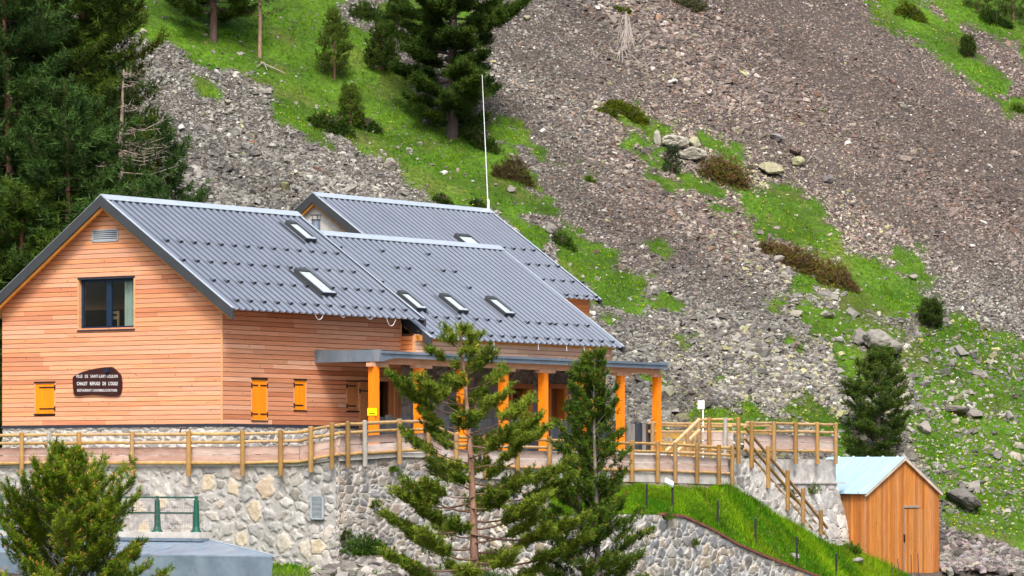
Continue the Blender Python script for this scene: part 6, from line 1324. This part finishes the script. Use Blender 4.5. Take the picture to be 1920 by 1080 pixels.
for b in (("heather_bush", "brown and olive heather bush right of the pale outcrop", 1357, 318, 86, 52, HE, 1), ("juniper_bush", "low spreading green juniper on the scree above the outcrop", 1180, 212, 84, 22, JU, 2), ("juniper_bush", "small juniper tuft just left of the spreading juniper", 1142, 209, 30, 14, JU, 3),
          ("heather_bush", "left end of the long heather patch beside the square pale stone", 1455, 465, 60, 26, HE, 4), ("heather_bush", "middle mound of the long brown heather patch", 1510, 488, 84, 46, HE, 5), ("heather_bush", "right mound of the long brown heather patch", 1575, 515, 72, 42, HE, 6),
          ("dark_shrub", "dark shrub at the left foot of the young pine in the strip", 620, 225, 60, 40, DG, 7), ("dark_shrub", "dark shrub at the right foot of the young pine in the strip", 688, 228, 40, 36, DG, 8), ("dark_shrub", "small dark shrub above the middle of the back roof", 832, 372, 34, 24, DG, 9),
          ("dark_shrub", "round dark shrub in the grass above the back roof's right slope", 1054, 447, 32, 30, DG, 10), ("heather_bush", "reddish brown bush below the big layered pine", 960, 320, 70, 36, ((0.09, 0.07, 0.03), (0.10, 0.11, 0.025), (0.13, 0.08, 0.05)), 11), ("dark_shrub", "dark undergrowth at the right foot of the big layered pine", 905, 262, 60, 40, DG, 12),
          ("dark_shrub", "small green bush on the edge of the grass beside the mast foot", 896, 378, 24, 22, DG, 13), ("juniper_bush", "tiny green tuft alone in the scree right of the strip", 1107, 336, 18, 12, LG, 14), ("heather_bush", "grey-green shrub at the very top edge of the scree", 1296, 6, 50, 26, ((0.08, 0.09, 0.05), (0.12, 0.12, 0.05)), 15),
          ("juniper_bush", "small olive shrub at the upper right end of the grass strip", 1710, 22, 50, 26, JU, 16), ("dark_shrub", "dark shrub between two corner trees at the top right", 1868, 32, 50, 30, DG, 17), ("juniper_bush", "pale green tuft at the top of the dead branches", 1169, 18, 26, 16, JU, 18),
          ("dark_shrub", "small dark shrub in the upper strip left of the big pine", 690, 20, 50, 34, DG, 19), ("dark_shrub", "low dark growth at the foot of the pine by the shed", 1655, 862, 110, 36, DG, 20), ("juniper_bush", "small bright shrub on the right edge below the upper trees", 1912, 200, 26, 20, LG, 21)):
    bush(b[0], b[1], b[2], b[3], b[4], b[5], b[6], b[7] + 200, ts=0.12 if b[4] < 40 else 0.15)
def bank_at(p, q): i = np.argmin((bpx - p) ** 2 + (bpy_ - q) ** 2); return (float(BX.ravel()[i]), float(BY.ravel()[i]), float(BZ.ravel()[i]))
bush("leafy_bush", "round leafy bush growing against the front of the shed", 0, 0, 48, 34, LG, 301, xyz=tuple(Vector(bank_at(1690, 1052)) + Vector((0, -0.6, -0.1))), slope_follow=False, ts=0.13, nn=18)
bush("leafy_bush", "fresh green bush at the foot of the battered terrace wall", 0, 0, 34, 26, LG, 302, xyz=bank_at(1592, 1040), slope_follow=False, ts=0.13, nn=18)
def wall_plant(p, q, w, h, lab, sd_, s=None, t=None, cl=LG):
    if s is None: s = s_at(p, t)
    else: t = t_at(p, s)
    x, y = W(s, t); bush("wall_plant", lab, 0, 0, w, h, cl, sd_, xyz=(x, y, (HY - q - h * .5) / F * y), slope_follow=False, ts=0.09, nn=16, cat="plant")
bush("leafy_bush", "green ivy-like bush at the foot of the wall left of the tall pine", 0, 0, 60, 54, ((0.03, 0.08, 0.01), (0.09, 0.17, 0.02)), 303, xyz=P(688, 1040, 114.0), slope_follow=False, ts=0.13, nn=18)
wall_plant(648, 1000, 16, 26, "dark ivy climbing the vertical seam of the retaining wall", 304, t=TR - 0.15, cl=DG); wall_plant(704, 945, 10, 16, "small green plant rooted in the rubble wall above the ivy bush", 305, t=TR - 0.12)
wall_plant(1252, 965, 12, 20, "yellow-green weed hanging over the brick edge under the lamp", 306, t=TLW - 0.1); wall_plant(1302, 1016, 10, 14, "small green plant in the garden wall under the falling brick edge", 307, t=TLW - 0.1)
wall_plant(1524, 914, 12, 24, "green tuft hanging from the ledge of the terrace wall", 308, t=TT - 0.2); wall_plant(1478, 925, 26, 30, "weeds beside the white steps of the stone stair", 309, t=TT - 0.3, cl=DG); wall_plant(738, 880, 14, 10, "small plant under the coping where the wall meets the tall pine", 310, t=TR - 0.12)

# ------------------------------------------------------------------ dead branches on the scree, fallen trunks
def twigs_thing(label, px, py, segs, name="dead_branches"):
    x, y, z = on_hill(px, py); k = y / F; e = empty(name, label, "dead wood", (x, y, z)); m_ = MB(); R = np.random.RandomState(int(px))
    for pts, r in segs:
        q = []
        for (a, b) in pts: hx, hy, hz = on_hill(px + a, py + b); q.append((hx - x, hy - y - 0.05, hz - z + 0.10 + R.uniform(0, .08)))
        m_.tube(q, [r * (1 - .7 * i / len(q)) for i in range(len(q))], 5, jit((1, 1, 1), .2))
    m_.build("branches", M['deadwood'], e)
R = np.random.RandomState(44); sg_ = []
for i in range(26):
    a = R.uniform(-14, 14); l_ = R.uniform(25, 70); sg_.append(([(a * .4, -l_ * .9), (a * .7 + R.normal(0, 2), -l_ * .45), (a + R.normal(0, 5), R.uniform(-5, 14))], R.uniform(.015, .03)))
for i in range(9): a = R.uniform(-1, 1) * 26; sg_.append(([(0, 0), (a * .5, R.uniform(4, 14)), (a + 8, R.uniform(12, 34))], .03))
sg_.append(([(8, -30), (22, -28), (30, -12), (26, -4)], .035)); sg_.append(([(10, -60), (26, -72), (30, -66)], .025)); sg_.append(([(10, 18), (26, 34), (38, 40), (40, 50)], .03))
twigs_thing("tangle of bleached dead branches high on the scree", 1174, 90, sg_)
twigs_thing("small bleached branches right of the tangle on the scree", 1222, 122, [([(-12, 8), (0, 0), (14, 2), (30, 4)], .03), ([(-4, 6), (2, -6), (12, -8)], .025)])
twigs_thing("forked white twig in the scree above the lichened stones", 1527, 300, [([(-12, 8), (-4, -4), (0, -12)], .022), ([(0, -2), (8, 6)], .02)])
twigs_thing("bleached twigs at the foot of the tiny conifer", 1292, 322, [([(-16, 8), (0, 0), (16, -4)], .03), ([(-8, 2), (-2, -8)], .02), ([(2, 0), (12, 6)], .025)])
twigs_thing("short curved white twig in the upper right scree", 1728, 130, [([(0, -10), (2, 0), (6, 10)], .025)])
twigs_thing("thin branches lying below the bare trunk in the grass strip", 495, 130, [([(-6, -8), (14, 4), (40, 14)], .04), ([(0, -6), (6, 8)], .03), ([(-14, 2), (-2, -4)], .03)])
# yellow flowers sprinkled in the meadow
n = 700; X, Y, Z = slope_pts(R, n * 14); gm = grass_mask(X, Y, Z); k = (gm > 0.8) & (fbm(X, Y, 3, 95, 2) > 0.03); X, Y, Z = X[k][:n], Y[k][:n], Z[k][:n]
R = np.random.RandomState(2); c = np.where(R.rand(len(X), 1) < .7, [[0.75, 0.62, 0.02]], [[0.7, 0.7, 0.68]])
o = rock_field("wild_flowers", X, Y, Z + 0.12, R.uniform(.03, .055, len(X)), c, 12, M['leaf'], flat=(.3, .5)); tag(o, "tiny yellow and white flowers scattered in the sloping grass", None, kind='stuff')
